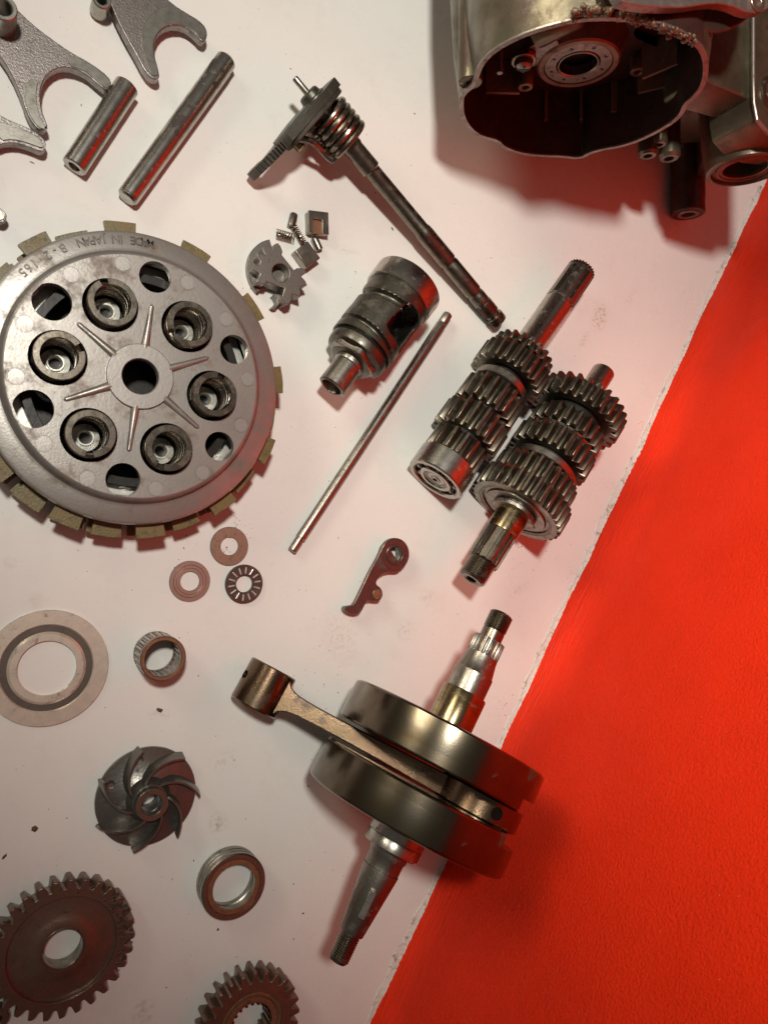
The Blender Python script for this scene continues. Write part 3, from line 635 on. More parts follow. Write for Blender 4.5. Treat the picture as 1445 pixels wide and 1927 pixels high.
# big washer
c=P(89,1258,2.0); k=mpp(c); c.z=0
t=thing('large_washer','large pale flat washer with a brown recessed ring, at the left edge','washer',c)
ro=109.5*k
mb=MB(); lathe(mb,[(.05,52*k),(.05,ro-.2),(.3,ro),(1.7,ro),(2.0,ro-.3),(2.0,83*k),(1.0,80.5*k),(.8,78*k),(.8,70*k),(1.6,66.5*k),(2.1,64*k),(2.1,52*k),(1.9,51.2*k),(.3,51.2*k)],110,True); part('body',mb,BIGW,t,Matrix.Translation(c))
mb=MB(); ring(mb,.85,1.15,68.5*k,81*k,96,.05); part('recessed_ring',mb,GROOVE,t,Matrix.Translation(c))
# needle cage
zt=21; c=P(307.7,1240,zt); k=mpp(c); ro,ri=42.5*k,33.5*k; c.z=0; Mc=Matrix.Translation(c)
t=thing('needle_bearing','small needle roller cage standing upright on the white board below the washers','bearing',c)
mb=MB(); ring(mb,0.03,3.2,ri,ro,72,.3); ring(mb,zt-3.2,zt,ri,ro,72,.3); ring(mb,3.1,zt-3.1,ri+.6,ri+1.3,72,.1)
for i in range(22):
    an=2*PI*i/22; mb.M=Matrix.Rotation(an,4,'Z'); box(mb,((ri+ro)/2,0,zt/2),(ro-ri-.3,1.0,zt-5)); mb.M=Matrix.Identity(4)
part('cage',mb,REDDISH,t,Mc)
mb=MB(); lathe(mb,[(3.4,0),(3.4,1.15),(zt-3.4,1.15),(zt-3.4,0)],10); mr_=mb.mesh('roller',STEEL2)
for i in range(22):
    an=2*PI*(i+.5)/22; place('roller',mr_,t,Mc@Matrix.Translation(((ro-1.0)*math.cos(an),(ro-1.0)*math.sin(an),0)))
mb=MB(); ring(mb,zt-.4,zt+.15,ri+.4,ro-.6,72,.15); part('top_rim',mb,RUST2,t,Mc)

# detent lever
t=thing('detent_lever','small brown stopper lever with ring eye, riveted roller and bent tip','lever',P(705,1100,0)); o=P(705,1100,0); M0=Matrix.Translation(o)
def c8(x,y): return (620+x/8.03,990+y/8.03)
zt=9.5
armp=[(850,240),(760,400),(715,500),(625,650),(535,840),(455,1010),(360,1200),(300,1210),(235,1225),(222,1268),(300,1318),(400,1330),(465,1310),(510,1250),(548,1150),(600,1120),(700,1130),(760,1130),(800,1070),(806,1010),(780,940),(705,885),(712,830),(745,770),(830,705),(930,682),(1040,690),(1100,640)]
mb=MB(); prism(mb,smooth_poly(px_poly([c8(*p) for p in armp],zt,o),1),zt-3.2,zt); part('arm',mb,LEVER,t,M0,bevel=.4)
ce=P(*c8(1000,430),zt+.6); k=mpp(ce); ce.z=0
mb=MB(); ring(mb,zt-3.6,zt+.2,15.5*k,31*k,64,.5); ring(mb,zt-2,zt+1.0,14.6*k,20*k,64,.3); part('eye_ring',mb,LEVER,t,Matrix.Translation(ce))
mb=MB(); ring(mb,0.03,zt-3.4,14.8*k,24*k,56,.4); part('eye_tube',mb,SINTER,t,Matrix.Translation(ce))
cr=P(*c8(715,1030),zt); cr.z=0
mb=MB(); lathe(mb,[(zt-.1,0),(zt-.1,9.6*k),(zt+.6,9.6*k),(zt+1.0,8.6*k),(zt+1.1,0)],32); part('rivet',mb,RUST2,t,Matrix.Translation(cr))
mb=MB(); ring(mb,zt-8.5,zt-3.4,3*k,13*k,40,.4); part('roller',mb,STEEL2,t,Matrix.Translation(cr))
mb=MB(); prism(mb,px_poly([c8(*p) for p in ((360,1205),(235,1225),(222,1268),(300,1318),(420,1330),(440,1290))],zt-3,o),1.5,zt-2.9); part('bent_tip',mb,SINTER,t,M0,bevel=.3)

# ------------------------------------------------------------ impeller
zh=18; ch=P(286.5,1516,zh); k=mpp(ch); o=Vector((ch.x,ch.y,0)); t=thing('pump_impeller','dark cast water pump impeller with seven curved vanes and rusty hub','impeller',o)
M0=Matrix.Translation(o)
mb=MB(); lathe(mb,[(.1,5.4),(.1,93*k),(1.0,95*k),(3.0,95*k),(3.6,93.5*k),(4.6,60*k),(7,42*k),(12,32*k),(12,5.4)],96,True); part('disc',mb,IMP,t,M0)
mb=MB(); lathe(mb,[(.2,5.6),(.2,29*k),(zh-.5,30*k),(zh,29*k),(zh,20.5*k),(zh-.6,19.5*k),(.2,5.6)],48); 
mb=MB(); ring(mb,1,zh,19.3*k,30.3*k,56,.5); part('hub',mb,IMP,t,M0)
mb=MB(); ring(mb,zh-.3,zh+.12,19.8*k,29.5*k,56,.15); part('rusty_hub_face',mb,REDDISH,t,M0)
def vane():
    mb=MB(); vs=[];fs=[]; n=18
    for i in range(n+1):
        f=i/n; r=(38+ (101-38)*f)*k; an=R_(0-64*f**.85); wd=1.15*(1-.3*f); zt_=12.5-1.0*f if f>.08 else 11.7+f*10
        # tangent normal
        r2=(38+(101-38)*(f+.02))*k; an2=R_(0-64*(f+.02)**.85)
        p=Vector((r*math.cos(an),r*math.sin(an),0)); d=(Vector((r2*math.cos(an2),r2*math.sin(an2),0))-p).normalized(); nn_=Vector((-d.y,d.x,0))
        lean=nn_*1.6
        for s_,z_ in ((1.5,3),(1,zt_-.6),(.7,zt_),(-.7,zt_),(-1,zt_-.6),(-1.5,3)):
            vs.append(tuple(p+nn_*wd*s_*.8-lean*(z_/zt_)+Vector((0,0,z_))))
    m_=6
    for i in range(n):
        for j in range(m_): fs.append((i*m_+j,i*m_+(j+1)%m_,(i+1)*m_+(j+1)%m_,(i+1)*m_+j))
    fs.append(tuple(range(m_))); fs.append(tuple(n*m_+j for j in range(m_))[::-1]); mb.add(vs,fs); return mb.mesh('vane',IMP,40)
vm=vane()
for i in range(7): place('vane',vm,t,M0@Matrix.Rotation(R_(163-51.43*i),4,'Z'))
for x,y in ((257,370),(463,195)):
    v=P(140+x/3.803,1380+y/3.803,4); mb=MB(); lathe(mb,[(0,0),(.3,7*k),(.5,8*k),(0,9*k)],30,cap=False); part('ejector_mark',mb,IMP,t,Matrix.Translation(Vector((v.x,v.y,4.0))))

# ------------------------------------------------------------ bearing race / seal ring
zt=13; c=P(441,1670.5,zt); k=mpp(c); c.z=0; Mc=Matrix.Translation(c)
t=thing('seal_collar','thick steel collar ring with rusty orange inner lip below the impeller','collar',c)
ro=62*k; ri=41*k
mb=MB(); lathe(mb,[(.3,ri+1.2),(0.05,ri+1.6),(.05,ro-1),(.8,ro),(4.6,ro),(5.0,ro-.5),(5.6,ro-.5),(6,ro),(8.2,ro),(8.5,ro-.4),(9.1,ro-.4),(9.4,ro),(zt-.7,ro),(zt,ro-.7),(zt,ri+3.2),(zt-.6,ri+3),(zt-.6,ri+1.2),(6,ri+1.2),(5.5,ri+2.0),(4.5,ri+2),(4,ri+1.2)],96,True); part('ring_body',mb,STEEL2,t,Mc)
mb=MB(); ring(mb,zt-.9,zt-.1,ri,ri+3.1,96,.15); part('inner_lip',mb,RUST2,t,Mc)
mb=MB(); ring(mb,zt-.3,zt+.1,ri+3.6,ro-.8,96,.12); part('face_ring',mb,REDDISH,t,Mc)

# ------------------------------------------------------------ loose gears at the bottom
zt=10.5; c=P(118.8,1788,zt); k=mpp(c); c.z=0; Mc=Matrix.Translation(c)
t=thing('helical_gear','large reddish brown gear with smooth dished face in the lower left corner','gear',c,'loose gears at the bottom')
mb=MB(); gear(mb,29,131*k,113*k,.1,zt,97*k,twist=-.035,ch=.6,tipw=.26,phase=.07,worn=.5)
part('toothed_rim',mb,REDDISH,t,Mc,bevel=.2)
mb=MB(); lathe(mb,[(.3,98*k),(.3,40*k),(zt-1.0,38.5*k),(zt-.8,39*k),(zt-.8,50*k),(zt-1.6,56*k),(zt-2.0,66*k),(zt-2.6,88*k),(zt-2.6,94*k),(zt-1.6,97*k),(zt-.05,98.5*k)],110,True); part('web',mb,REDDISH,t,Mc)
mb=MB(); ring(mb,.2,zt-.6,34.8*k,39.2*k,56,.3); part('bore_bushing',mb,STEEL2,t,Mc)
random.seed(8); mb=MB()
for _ in range(120):
    an=random.gauss(.25,.42); r=random.uniform(101,128)*k
    fleck(r*math.cos(an),r*math.sin(an),random.uniform(.3,1.1),random.choice((1,1.5)),h=.25,z=zt+.02)
part('grease_clots',mb,GREASE,t,Mc,kind='stuff')
zt=15; c=P(474,1932,zt); k=mpp(c); c.z=0; Mc=Matrix.Translation(c)
t=thing('spur_gear','dark rusty spur gear cut off by the bottom edge beside the board corner','gear',c,'loose gears at the bottom')
mb=MB(); gear(mb,25,98*k,80*k,.1,zt,61*k,ch=.6,tipw=.24,phase=.1,worn=.3); part('toothed_rim',mb,REDDISH,t,Mc,bevel=.2)
mb=MB(); lathe(mb,[(1,62*k),(1,40*k),(zt-2.5,40*k),(zt-.6,41*k),(zt-.2,43*k),(zt-.2,51*k),(zt-2.4,53*k),(zt-2.8,57*k),(zt-2.0,61.5*k)],80,True); part('web',mb,RUST2,t,Mc)
mb=MB(); n=20; pts=[]
for i in range(n):
    for f,r in ((0,41),(.5,41),(.55,36),(.95,36)): an=(i+f)/n*2*PI; pts.append((r*k*math.cos(an),r*k*math.sin(an)))
prism(mb,circle(0,0,42.5*k,60),1,zt-1,[pts]); part('splined_bore',mb,DARK,t,Mc)
c=P(-4,1921,8); k=mpp(c); c.z=0
mb=MB(); ring(mb,0.05,8,7*k,19.5*k,40,.6); o_=part('bushing',mb,REDDISH,None,Matrix.Translation(c)); tag(o_,'brown round bushing just showing in the bottom left corner','bushing')
# part of another component whose shadow and edge reach the left border
# ------------------------------------------------------------ transmission shafts
q=3.01
def c6(x,y): return (740+x/q,480+y/q)
def gearset(a,lst,t,kr):
    for d in lst:
        kind=d[0]
        if kind=='gear':
            _,s0_,s1_,rt_,n,ph,hub_=d; mid=(s0_+s1_)/2/q; R=a.r(mid,rt_/q)*kr; m_=R/(n/2+1); rr=R-2.15*m_
            mb=MB(); gear(mb,n,R,rr,a.t(s0_/q),a.t(s1_/q),a.r(mid,(rr/R*rt_-40)/q)*kr,ch=.7,tipw=.24,phase=ph)
            lathe(mb,[(a.t(s0_/q)+1.5,2),(a.t(s0_/q)+1.5,rr-1),(a.t(s1_/q)-1.5,rr-1),(a.t(s1_/q)-1.5,2)],48,True)
            part('gear',mb,GEARM,t,a.M,bevel=.15,seg=1)
        elif kind=='gap':
            _,s0_,s1_,r_=d; mb=MB(); lathe(mb,a.prof([(s0_/q,r_/q),(s1_/q,r_/q)]),48); part('hub_neck',mb,BLACK,t,a.M)
        elif kind=='ring':
            _,s0_,s1_,r_,m_=d; mb=MB(); R=a.r(s0_/q,r_/q)*kr; ring(mb,a.t(s0_/q),a.t(s1_/q),4,R,72,.6); part('fork_collar',mb,m_,t,a.M)
# input shaft
a=Ax(c6(235,1275),22,c6(1065,85),22)
t=thing('input_shaft','shorter gear shaft stack with ball bearing at its lower end and splined top end','gear shaft',Vector((a.A.x,a.A.y,0)),'two gearbox shafts')
def cp(l,k=1): return a.prof([(x/q,y/q) for x,y in l],k)
K1=.93
mb=MB(); lathe(mb,cp([(4,0),(4,30),(8,52),(8,84)]),40); lathe(mb,cp([(240,88),(900,88),(910,84),(1190,84),(1195,80),(1215,80)]),56); part('shaft',mb,STEEL,t,a.M)
# bearing
mb=MB(); lathe(mb,cp([(6,152),(0,156),(0,180),(6,186),(112,186),(116,180),(116,150),(6,150)],K1),80,True); part('outer_race',mb,STEEL,t,a.M)
mb=MB(); lathe(mb,cp([(2,84),(0,88),(0,106),(4,110),(110,110),(110,84)],K1),72,True); part('inner_race',mb,STEEL,t,a.M)
mb=MB(); lathe(mb,cp([(22,108),(22,152)],K1),64,cap=False); part('bearing_shield',mb,BLACK,t,a.M)
mb=MB(); lathe(mb,cp([(2,0),(2,34),(16,38),(16,60),(6,64),(6,84)],K1),48,cap=False); part('shaft_end_face',mb,STEEL2,t,a.M)
mb=MB(); lathe(mb,[(-.2,0),(-.2,a.r(0,13/q)),],24,cap=False); part('centre_hole',mb,HOLEM,t,a.M@Matrix.Translation((0,0,.35)))
bb=MB(); lathe(bb,[(-2.6,0),(-2.2,1.4),(-1.3,2.25),(0,2.6),(1.3,2.25),(2.2,1.4),(2.6,0)],16); bbm=bb.mesh('ball',STEEL)
for i in range(9):
    an=2*PI*i/9+.3; R=a.r(0,130/q)*K1; place('ball',bbm,t,a.M@Matrix.Translation((R*math.cos(an),R*math.sin(an),3.6)))
gearset(a,[('gear',118,238,182,14,.05,0),('gap',236,258,130),('gear',252,392,216,19,.1,0),('gap',390,430,120),('gear',420,560,200,17,.0,0),('gap',555,660,118),('ring',578,618,176,STEEL2),('gear',648,768,230,24,.1,0),('gap',765,785,150),('gear',778,838,200,20,.02,0)],t,K1)
mb=MB()
nS=6; pts=[]
r0=a.r(1300/q,54/q); r1=a.r(1300/q,84/q)
for i in range(nS):
    for f,r in ((0,r0),(.12,r0),(.24,r0),(.36,r0),(.40,r1),(.55,r1),(.70,r1),(.85,r1),(.96,r1)): an=(i+f)/nS*2*PI+.25; pts.append((r*math.cos(an),r*math.sin(an)))
prism(mb,pts,a.t(1200/q),a.t(1425/q)); part('splined_end',mb,STEEL2,t,a.M,bevel=.5)
mb=MB(); gear(mb,26,a.r(1440/q,82/q),a.r(1440/q,72/q),a.t(1425/q),a.t(1452/q),1,ch=.5); part('spline_tip',mb,DARK,t,a.M)
# output shaft
a=Ax(c6(440,1840),33,c6(1160,708),33)
t=thing('output_shaft','longer gear shaft stack with threaded spline end and golden collar, nearer the red wall','gear shaft',Vector((a.A.x,a.A.y,0)),'two gearbox shafts')
K2=.93
thr=[(4,0),(4,36),(2,40),(0,44),(0,66),(6,76)]
for i in range(11): s_=10+i*9; thr+=[(s_,75),(s_+4.5,80)]
thr+=[(112,76),(116,76),(116,0)]
mb=MB(); lathe(mb,cp(thr),64); part('threaded_end',mb,DARK,t,a.M,ang=20)
mb=MB(); lathe(mb,[(0,0),(0,a.r(0,30/q))],28,cap=False); part('centre_hole',mb,HOLEM,t,a.M@Matrix.Translation((0,0,.3)))
mb=MB(); nS=12; pts=[]; r0=a.r(200/q,80/q); r1=a.r(200/q,94/q)
for i in range(nS):
    for f,r in ((0,r0),(.2,r0),(.4,r0),(.48,r1),(.7,r1),(.92,r1)): an=(i+f)/nS*2*PI; pts.append((r*math.cos(an),r*math.sin(an)))
prism(mb,pts,a.t(112/q),a.t(292/q)); part('splines',mb,DARK,t,a.M,bevel=.4)
mb=MB(); lathe(mb,cp([(285,0),(288,94),(300,96),(415,96),(415,0)]),72); part('gold_collar',mb,BRASSY,t,a.M)
mb=MB(); lathe(mb,cp([(402,90),(402,128),(406,134),(422,136),(426,120),(440,118)],.98),72); part('thrust_washer',mb,STEEL2,t,a.M)
mb=MB(); lathe(mb,cp([(432,110),(430,200),(440,205),(440,246),(430,250),(430,285)],K2),96,cap=False); part('gear_face',mb,STEEL2,t,a.M)
mb=MB(); lathe(mb,cp([(640,66),(1400,66),(1408,62),(1408,40),(1400,36),(1400,0)]),56); part('shaft',mb,STEEL,t,a.M)
gearset(a,[('gear',432,552,304,31,.0,0),('gear',553,672,264,26,.04,0),('gap',668,790,150),('ring',688,728,218,STEEL2),('gear',758,880,256,24,.03,0),('gap',875,1000,150),('ring',884,902,214,STEEL),('gear',914,1010,234,21,.06,0),('gap',1005,1060,160),('gear',1050,1170,286,26,.02,0)],t,K2)

# ------------------------------------------------------------ crankshaft
q=2.223
def c2(x,y): return (410+x/q,1120+y/q)
RW=64.0
a=Ax(c2(500,1535),RW,c2(1190,75),RW); Lc=1615.0
t=thing('crankshaft','oily crankshaft with two thick round webs and coppery connecting rod','crankshaft',Vector(((a.A.x+a.B.x)/2,(a.A.y+a.B.y)/2,0)))
def cp(l,k=1): return a.prof([(x/q,y/q) for x,y in l],k)
def thread(s0_,s1_,r,n):
    l=[]
    for i in range(n): s_=s0_+(s1_-s0_)*i/n; l+=[(s_,r-4),(s_+(s1_-s0_)/n/2,r)]
    return l
mb=MB(); lathe(mb,cp([(0,0),(0,34),(8,40)]+thread(10,112,45,11)+[(114,40),(122,40)]),48); part('lower_thread',mb,DARK,t,a.M,ang=20)
mb=MB(); lathe(mb,cp([(120,0),(120,50),(124,53),(385,80),(390,80),(392,77),(440,78),(450,84),(478,86),(478,0)]),64); part('taper',mb,STEEL2,t,a.M)
mb=MB(); s_=a.t(262/q); L_=a.t(62/q)
box(mb,(0,a.r(262/q,62/q),s_),(4.2,4.0,2*L_*.95)); part('woodruff_key',mb,STEEL2,t,a.M@Matrix.Rotation((1 if (a.M.to_3x3()@Vector((1,0,0))).x>0 else -1)*R_(30),4,'Z')@Matrix.Rotation(R_(-3.5),4,'X')@Matrix.Translation((0,-.9,0)),bevel=.3)
mb=MB(); lathe(mb,cp([(474,0),(474,116),(480,122),(520,123),(524,121),(530,123),(700,123)]),80); part('lower_journal',mb,STEEL,t,a.M)
zw1,zw2=a.L*.42,a.L*.59; tw=24.5
nv=(a.M.to_3x3()@Vector((1,0,0))); sg=1 if nv.x>0 else -1; nv=nv*sg; BA=.74 if sg>0 else PI-.74
for zw,inner in ((zw1,1),(zw2,-1)):
    mb=MB(); sp_=inner*(tw/2-7.5); vs=[];fs=[]; n=192
    for i in range(n):
        an=2*PI*i/n; x,y=math.cos(an),math.sin(an); rb=RW
        d_=math.atan2(math.sin(an-BA),math.cos(an-BA))*RW
        if abs(d_)<30: rb=57.0/math.cos(d_/RW)
        for z_,r_ in ((-inner*tw/2,0),(-inner*tw/2,RW-2.0),(-inner*(tw/2-.5),RW-.8),(-inner*(tw/2-1.5),RW-.05),(-inner*tw*.25,RW+.20),(0,RW+.26),(sp_,RW+.18),(sp_+inner*.02,min(RW+.17,rb)),(inner*(tw/2-1.5),min(RW-.05,rb)),(inner*(tw/2-.5),min(RW-.8,rb-.1)),(inner*tw/2,min(RW-2,rb-.4)),(inner*tw/2,0)):
            vs.append((r_*x,r_*y,z_))
    m_=12
    for i in range(n):
        j=(i+1)%n
        for q_ in range(m_-1): fs.append((i*m_+q_,j*m_+q_,j*m_+q_+1,i*m_+q_+1))
    mb.add(vs,fs)
    part('crank_web',mb,WEBM,t,a.M@Matrix.Translation((0,0,zw)),ang=12)
mb=MB(); lathe(mb,cp([(1000,96),(1205,96),(1211,93),(1211,60)]),72); part('upper_collar',mb,BRASSY,t,a.M)
mb=MB(); lathe(mb,cp([(1205,70),(1211.5,84),(1306,84),(1312,80),(1372,70),(1395,68),(1400,62)]),72); part('upper_journal',mb,STEEL2,t,a.M)
mb=MB(); gear(mb,22,a.r(1430/q,68/q),a.r(1430/q,61/q),a.t(1392/q),a.t(1475/q),1,ch=.3); part('splines',mb,STEEL2,t,a.M)
mb=MB(); lathe(mb,cp([(1470,0),(1470,48),(1520,48),(1524,44)]+thread(1526,1606,51,9)+[(1609,44),(1612,38),(1612,0)]),48); part('upper_thread',mb,DARK,t,a.M,ang=20)
# connecting rod
nv=(a.M.to_3x3()@Vector((1,0,0))); 
if nv.x<0: nv=-nv
zmid=(zw1+zw2)/2
pin=a.A+a.e*zmid+nv*29+Vector((0,0,20))
se=P(495,1297,15.5); 
# keep the rod square to the crank axis
se=se-a.e*((se-pin).dot(a.e))*.75
d=(pin-se).normalized(); ex=(a.e-d*a.e.dot(d)).normalized(); nz_=d.cross(ex)
if nz_.z<0: nz_=-nz_; ex=-ex
Mr=Matrix((d,ex,nz_)).transposed().to_4x4(); Mr.translation=se; Lr=(pin-se).length
rodp=place('connecting_rod',None or (lambda mb:(prism(mb,smooth_poly([(6,-12.5),(13,-11.5),(15.5,-7),(26,-4.9),(Lr*.5,-5.0),(Lr-36,-6.0),(Lr-24,-6.5),(Lr-6,-6.7),(Lr-6,6.7),(Lr-24,6.5),(Lr-36,6.0),(Lr*.5,5.0),(26,4.9),(15.5,7),(13,11.5),(6,12.5)],2),-8.5,8.5),mb.mesh('connecting_rod',ROD))[1])(MB()),t,Mr)
b=rodp.modifiers.new('bevel','BEVEL'); b.width=.0026; b.segments=3; b.limit_method='ANGLE'; b.angle_limit=R_(40)
Ms=Mr@Matrix.Rotation(PI/2,4,'X')
mb=MB(); ring(mb,-13.2,13.2,10.5,15.3,72,.8); part('small_end',mb,ROD,rodp,Ms)
mb=MB(); lathe(mb,[(0,0),(0.2,2.6)],20,cap=False); part('oil_hole',mb,HOLEM,rodp,Mr@Matrix.Rotation(R_(-62),4,'Y')@Matrix.Translation((0,2,15.25)))
Mb=Matrix.Translation(pin)@Mr.to_3x3().to_4x4()@Matrix.Rotation(PI/2,4,'X')
mb=MB(); ring(mb,-6.9,6.9,12,26.5,80,1.0); part('big_end',mb,ROD,rodp,Mb)
# dark disc for the oil hole in the big end, facing the lens
oh=P(927,1527,pin.z+20); dv=(oh-pin); dv=(dv-a.e*dv.dot(a.e)).normalized()
Mo=dv.to_track_quat('Z','Y').to_matrix().to_4x4(); Mo.translation=pin+dv*26.55
mb=MB(); lathe(mb,[(.25,0),(.27,3.2),(.0,3.7)],28,cap=False); part('big_end_oil_hole',mb,HOLEM,rodp,Mo)
mb=MB(); lathe(mb,[(zw1,0),(zw1,11.8),(zw2,11.8),(zw2,0)],40); part('crank_pin',mb,STEEL2,t,a.M@Matrix.Translation(a.M.to_3x3().inverted()@(pin-a.A-a.e*zmid)))
print('crank-wall clearance',min((a.A+a.e*z_+nv*RW-W0).dot(wn) for z_ in (zw1-tw/2,zw2+tw/2)))

# ------------------------------------------------------------ crankcase
Y0=258.0; q=2.388
def cq(x,y,yy=Y0): 
    v=PY(840+x/q,y/q,yy); return (v.x,v.z)
base=PY(1290,414,Y0); o=Vector((base.x,Y0,0))
t=thing('engine_case','big dirty aluminium engine case half standing in the upper right corner','engine case',o)
# local frame: X = world X, Y(local) = world Z, Z(local) = -world Y (towards the lens side of the open mouth)
Mk=Matrix(((1,0,0,0),(0,0,-1,Y0),(0,1,0,0),(0,0,0,1)))
# local z = (Y0 - y): positive towards viewer
mouth=[(80,425),(76,470),(82,520),(110,570),(160,608),(235,625),(262,655),(330,682),(420,694),(520,696),(600,706),(640,682),(700,665),(780,652),(860,626),(940,588),(1010,545),(1048,508),(1060,468),(1105,432),(1138,390),(1155,330),(1150,255),(1120,205),(1060,160),(980,125),(880,100),(720,88),(590,95),(450,128),(330,170),(220,230),(165,290),(145,345),(130,385)]
mouthw=[cq(*p) for p in mouth]
cxm=sum(p[0] for p in mouthw)/len(mouthw); cym=sum(p[1] for p in mouthw)/len(mouthw)
def grow(poly,g):
    out=[];n=len(poly)
    for i in range(n):
        a_=Vector(poly[i-1]);b_=Vector(poly[i]);c_=Vector(poly[(i+1)%n]); d_=(c_-a_).normalized(); nrm=Vector((d_.y,-d_.x)); 
        if nrm.dot(b_-Vector((cxm,cym)))<0: nrm=-nrm
        out.append(tuple(b_+nrm*g))
    return out
inn=smooth_poly(mouthw,1); outr=grow(inn,2.6)
DEP=46
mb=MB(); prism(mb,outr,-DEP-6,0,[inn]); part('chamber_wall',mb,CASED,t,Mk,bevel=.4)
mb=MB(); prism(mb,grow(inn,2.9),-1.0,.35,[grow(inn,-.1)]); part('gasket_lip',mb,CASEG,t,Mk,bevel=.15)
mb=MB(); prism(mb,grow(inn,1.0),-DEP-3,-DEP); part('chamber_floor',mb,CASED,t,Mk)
# bearing boss on the floor
def cqf(x,y,dep): 
    v=PY(840+x/q,y/q,Y0+dep); return (v.x,v.z,v)
bd=DEP-16
bx,bz,bv=cqf(592,298,bd); kb=abs(cqf(765,298,bd)[0]-cqf(430,298,bd)[0])/2
cenM=Mk@Matrix.Translation((bx,bz,-bd))
kb=kb*1.04
mb=MB(); lathe(mb,[(-18,kb*1.45),(-6,kb*1.25),(-2,kb*1.2),(-1,kb*1.14),(-1,kb*1.0),(-4,kb*1.0),(-18,kb)],72,cap=False); part('bearing_boss',mb,CASER,t,cenM)
mb=MB(); ring(mb,-8,-1.6,kb*.62,kb*.99,72,.6); br=part('case_bearing',mb,CASEG,t,cenM)
mb=MB(); ring(mb,-8,-1.2,kb*.54,kb*.60,64,.4); part('inner_race',mb,STEEL2,br,cenM)
mb=MB(); lathe(mb,[(-10,0),(-10,kb*.7)],40,cap=False); part('bore_dark',mb,BLACK,br,cenM)
for i in range(8):
    an=2*PI*i/8+.2; mb=MB(); box(mb,(kb*.8*math.cos(an),kb*.8*math.sin(an),-1.55),(2.4,1.6,.2)); part('cage_slot',mb,BLACK,br,cenM)
# retaining plate, screws
px_,pz_,_=cqf(425,255,bd); mb=MB(); prism(mb,smooth_poly([(px_-9,pz_-14),(px_+3,pz_-18),(px_+8,pz_-2),(px_+4,pz_+14),(px_-4,pz_+16),(px_-12,pz_+2)],2),-bd-7,-bd-2); part('retainer_plate',mb,CASEG,t,Mk,bevel=.4)
def screw(x,y,dep,r,m_=STEEL2):
    sx_,sz_,_=cqf(x,y,dep); mb=MB(); lathe(mb,[(-3,r*1.25),(-.4,r*1.3),(0,r*1.2),(0,r*1.0),(.2,r),(r*.5,r*.85),(r*.75,r*.5),(r*.8,0)],32,cap=False); sc=part('screw',mb,m_,t,Mk@Matrix.Translation((sx_,sz_,-dep)))
    mb=MB(); box(mb,(0,0,r*.76),(r*1.0,r*.22,.5)); box(mb,(0,0,r*.761),(r*.22,r*1.0,.5)); part('cross_slot',mb,BLACK,sc,Mk@Matrix.Translation((sx_,sz_,-dep))@Matrix.Rotation(.5,4,'Z'))
screw(347,277,bd-2,6.2); screw(805,615,16,5.5); 
# ribs radiating inside
for (x1,y1,x2,y2) in ((330,300,175,350),(450,425,400,520),(400,520,385,630),(605,420,610,520),(880,230,1040,215),(860,300,1030,310),(740,390,775,440)):
    A_=cqf(x1,y1,DEP-4); B_=cqf(x2,y2,DEP-12 if x1<900 else DEP-4)
    mb=MB(); A2=Vector((A_[0],A_[1])); B2=Vector((B_[0],B_[1])); dd=(B2-A2); L_=dd.length; an=math.atan2(dd.y,dd.x)
    prism(mb,[(0,-1.2),(L_,-1.0),(L_,1.0),(0,1.2)],-DEP,-DEP+22); part('rib',mb,CASER,t,Mk@Matrix.Translation((A2.x,A2.y,0))@Matrix.Rotation(an,4,'Z'),bevel=.5)
for (x,y,r,h_) in ((355,393,5,22),(800,510,6,20),(860,325,5,12)):
    X_,Z_,_=cqf(x,y,DEP-h_); mb=MB(); ring(mb,-h_,0,r*.45,r,32,.5); part('boss',mb,CASER,t,Mk@Matrix.Translation((X_,Z_,-DEP+h_)))
# outer upper body: block that runs away from the mouth
body=[cq(60,420),cq(58,470),cq(64,20),cq(560,-60),cq(1000,-20),cq(1150,60),cq(1200,250),cq(1180,420)]
upper=grow(inn,4.0)
ub=[p for p in outr]
top_poly=[cq(62,405),cq(58,300),cq(60,60),cq(330,35)]
# shell behind the mouth: slightly larger than the rim, flaring back
vs=[];fs=[];n=len(inn)
lay=[(0.0,2.8),(-8,3.6),(-30,6.5),(-75,9),(-120,9)]
for z_,g_ in lay:
    for (x_,y_) in grow(inn,g_): vs.append((x_,max(min(y_,400 if z_>-5 or x_<300 else 174),3.0),z_-.4))
for L_ in range(len(lay)-1):
    for i in range(n): fs.append((L_*n+i,L_*n+(i+1)%n,(L_+1)*n+(i+1)%n,(L_+1)*n+i))
fs.append(tuple((len(lay)-1)*n+i for i in range(n)))
mb=MB(); mb.add(vs,fs); part('outer_shell',mb,CASE,t,Mk,ang=50)
# left bolt column (half tube running back along the shell)
X_,Z_=cq(88,395); 
mb=MB(); ring(mb,-118,-2,2.2,7.2,40,.5); part('bolt_tube',mb,CASE,t,Mk@Matrix.Translation((X_+1,Z_+3,0)))
X2,Z2=cq(62,400)
mb=MB(); tube(mb,[(X2-1,Z2+2,-2),(X2-1.5,Z2+3,-60),(X2-1.5,Z2+3,-118)],1.6,10); part('side_rib',mb,CASEG,t,Mk)
mb=MB(); tube(mb,[(X2+17,Z2+17,-6),(X2+17,Z2+17,-60),(X2+17,Z2+17,-118)],1.8,10); part('side_rib',mb,CASEG,t,Mk)
mb=MB(); ring(mb,-62,-46,3.8,8.6,40,.8); part('bolt_lug',mb,CASE,t,Mk@Matrix.Translation((X2+7,Z2+10,0)))
# round boss at the top of the shell
v=PY(840+610/q,4,Y0+40); mb=MB(); lathe(mb,[(-30,13),(-4,12),(0,10),(3,8),(3,4.5),(-2,4),(-2,0)],48,cap=False); part('oil_boss',mb,CASE,t,Matrix.Translation(v)@Matrix.Rotation(R_(20),4,'Y'))
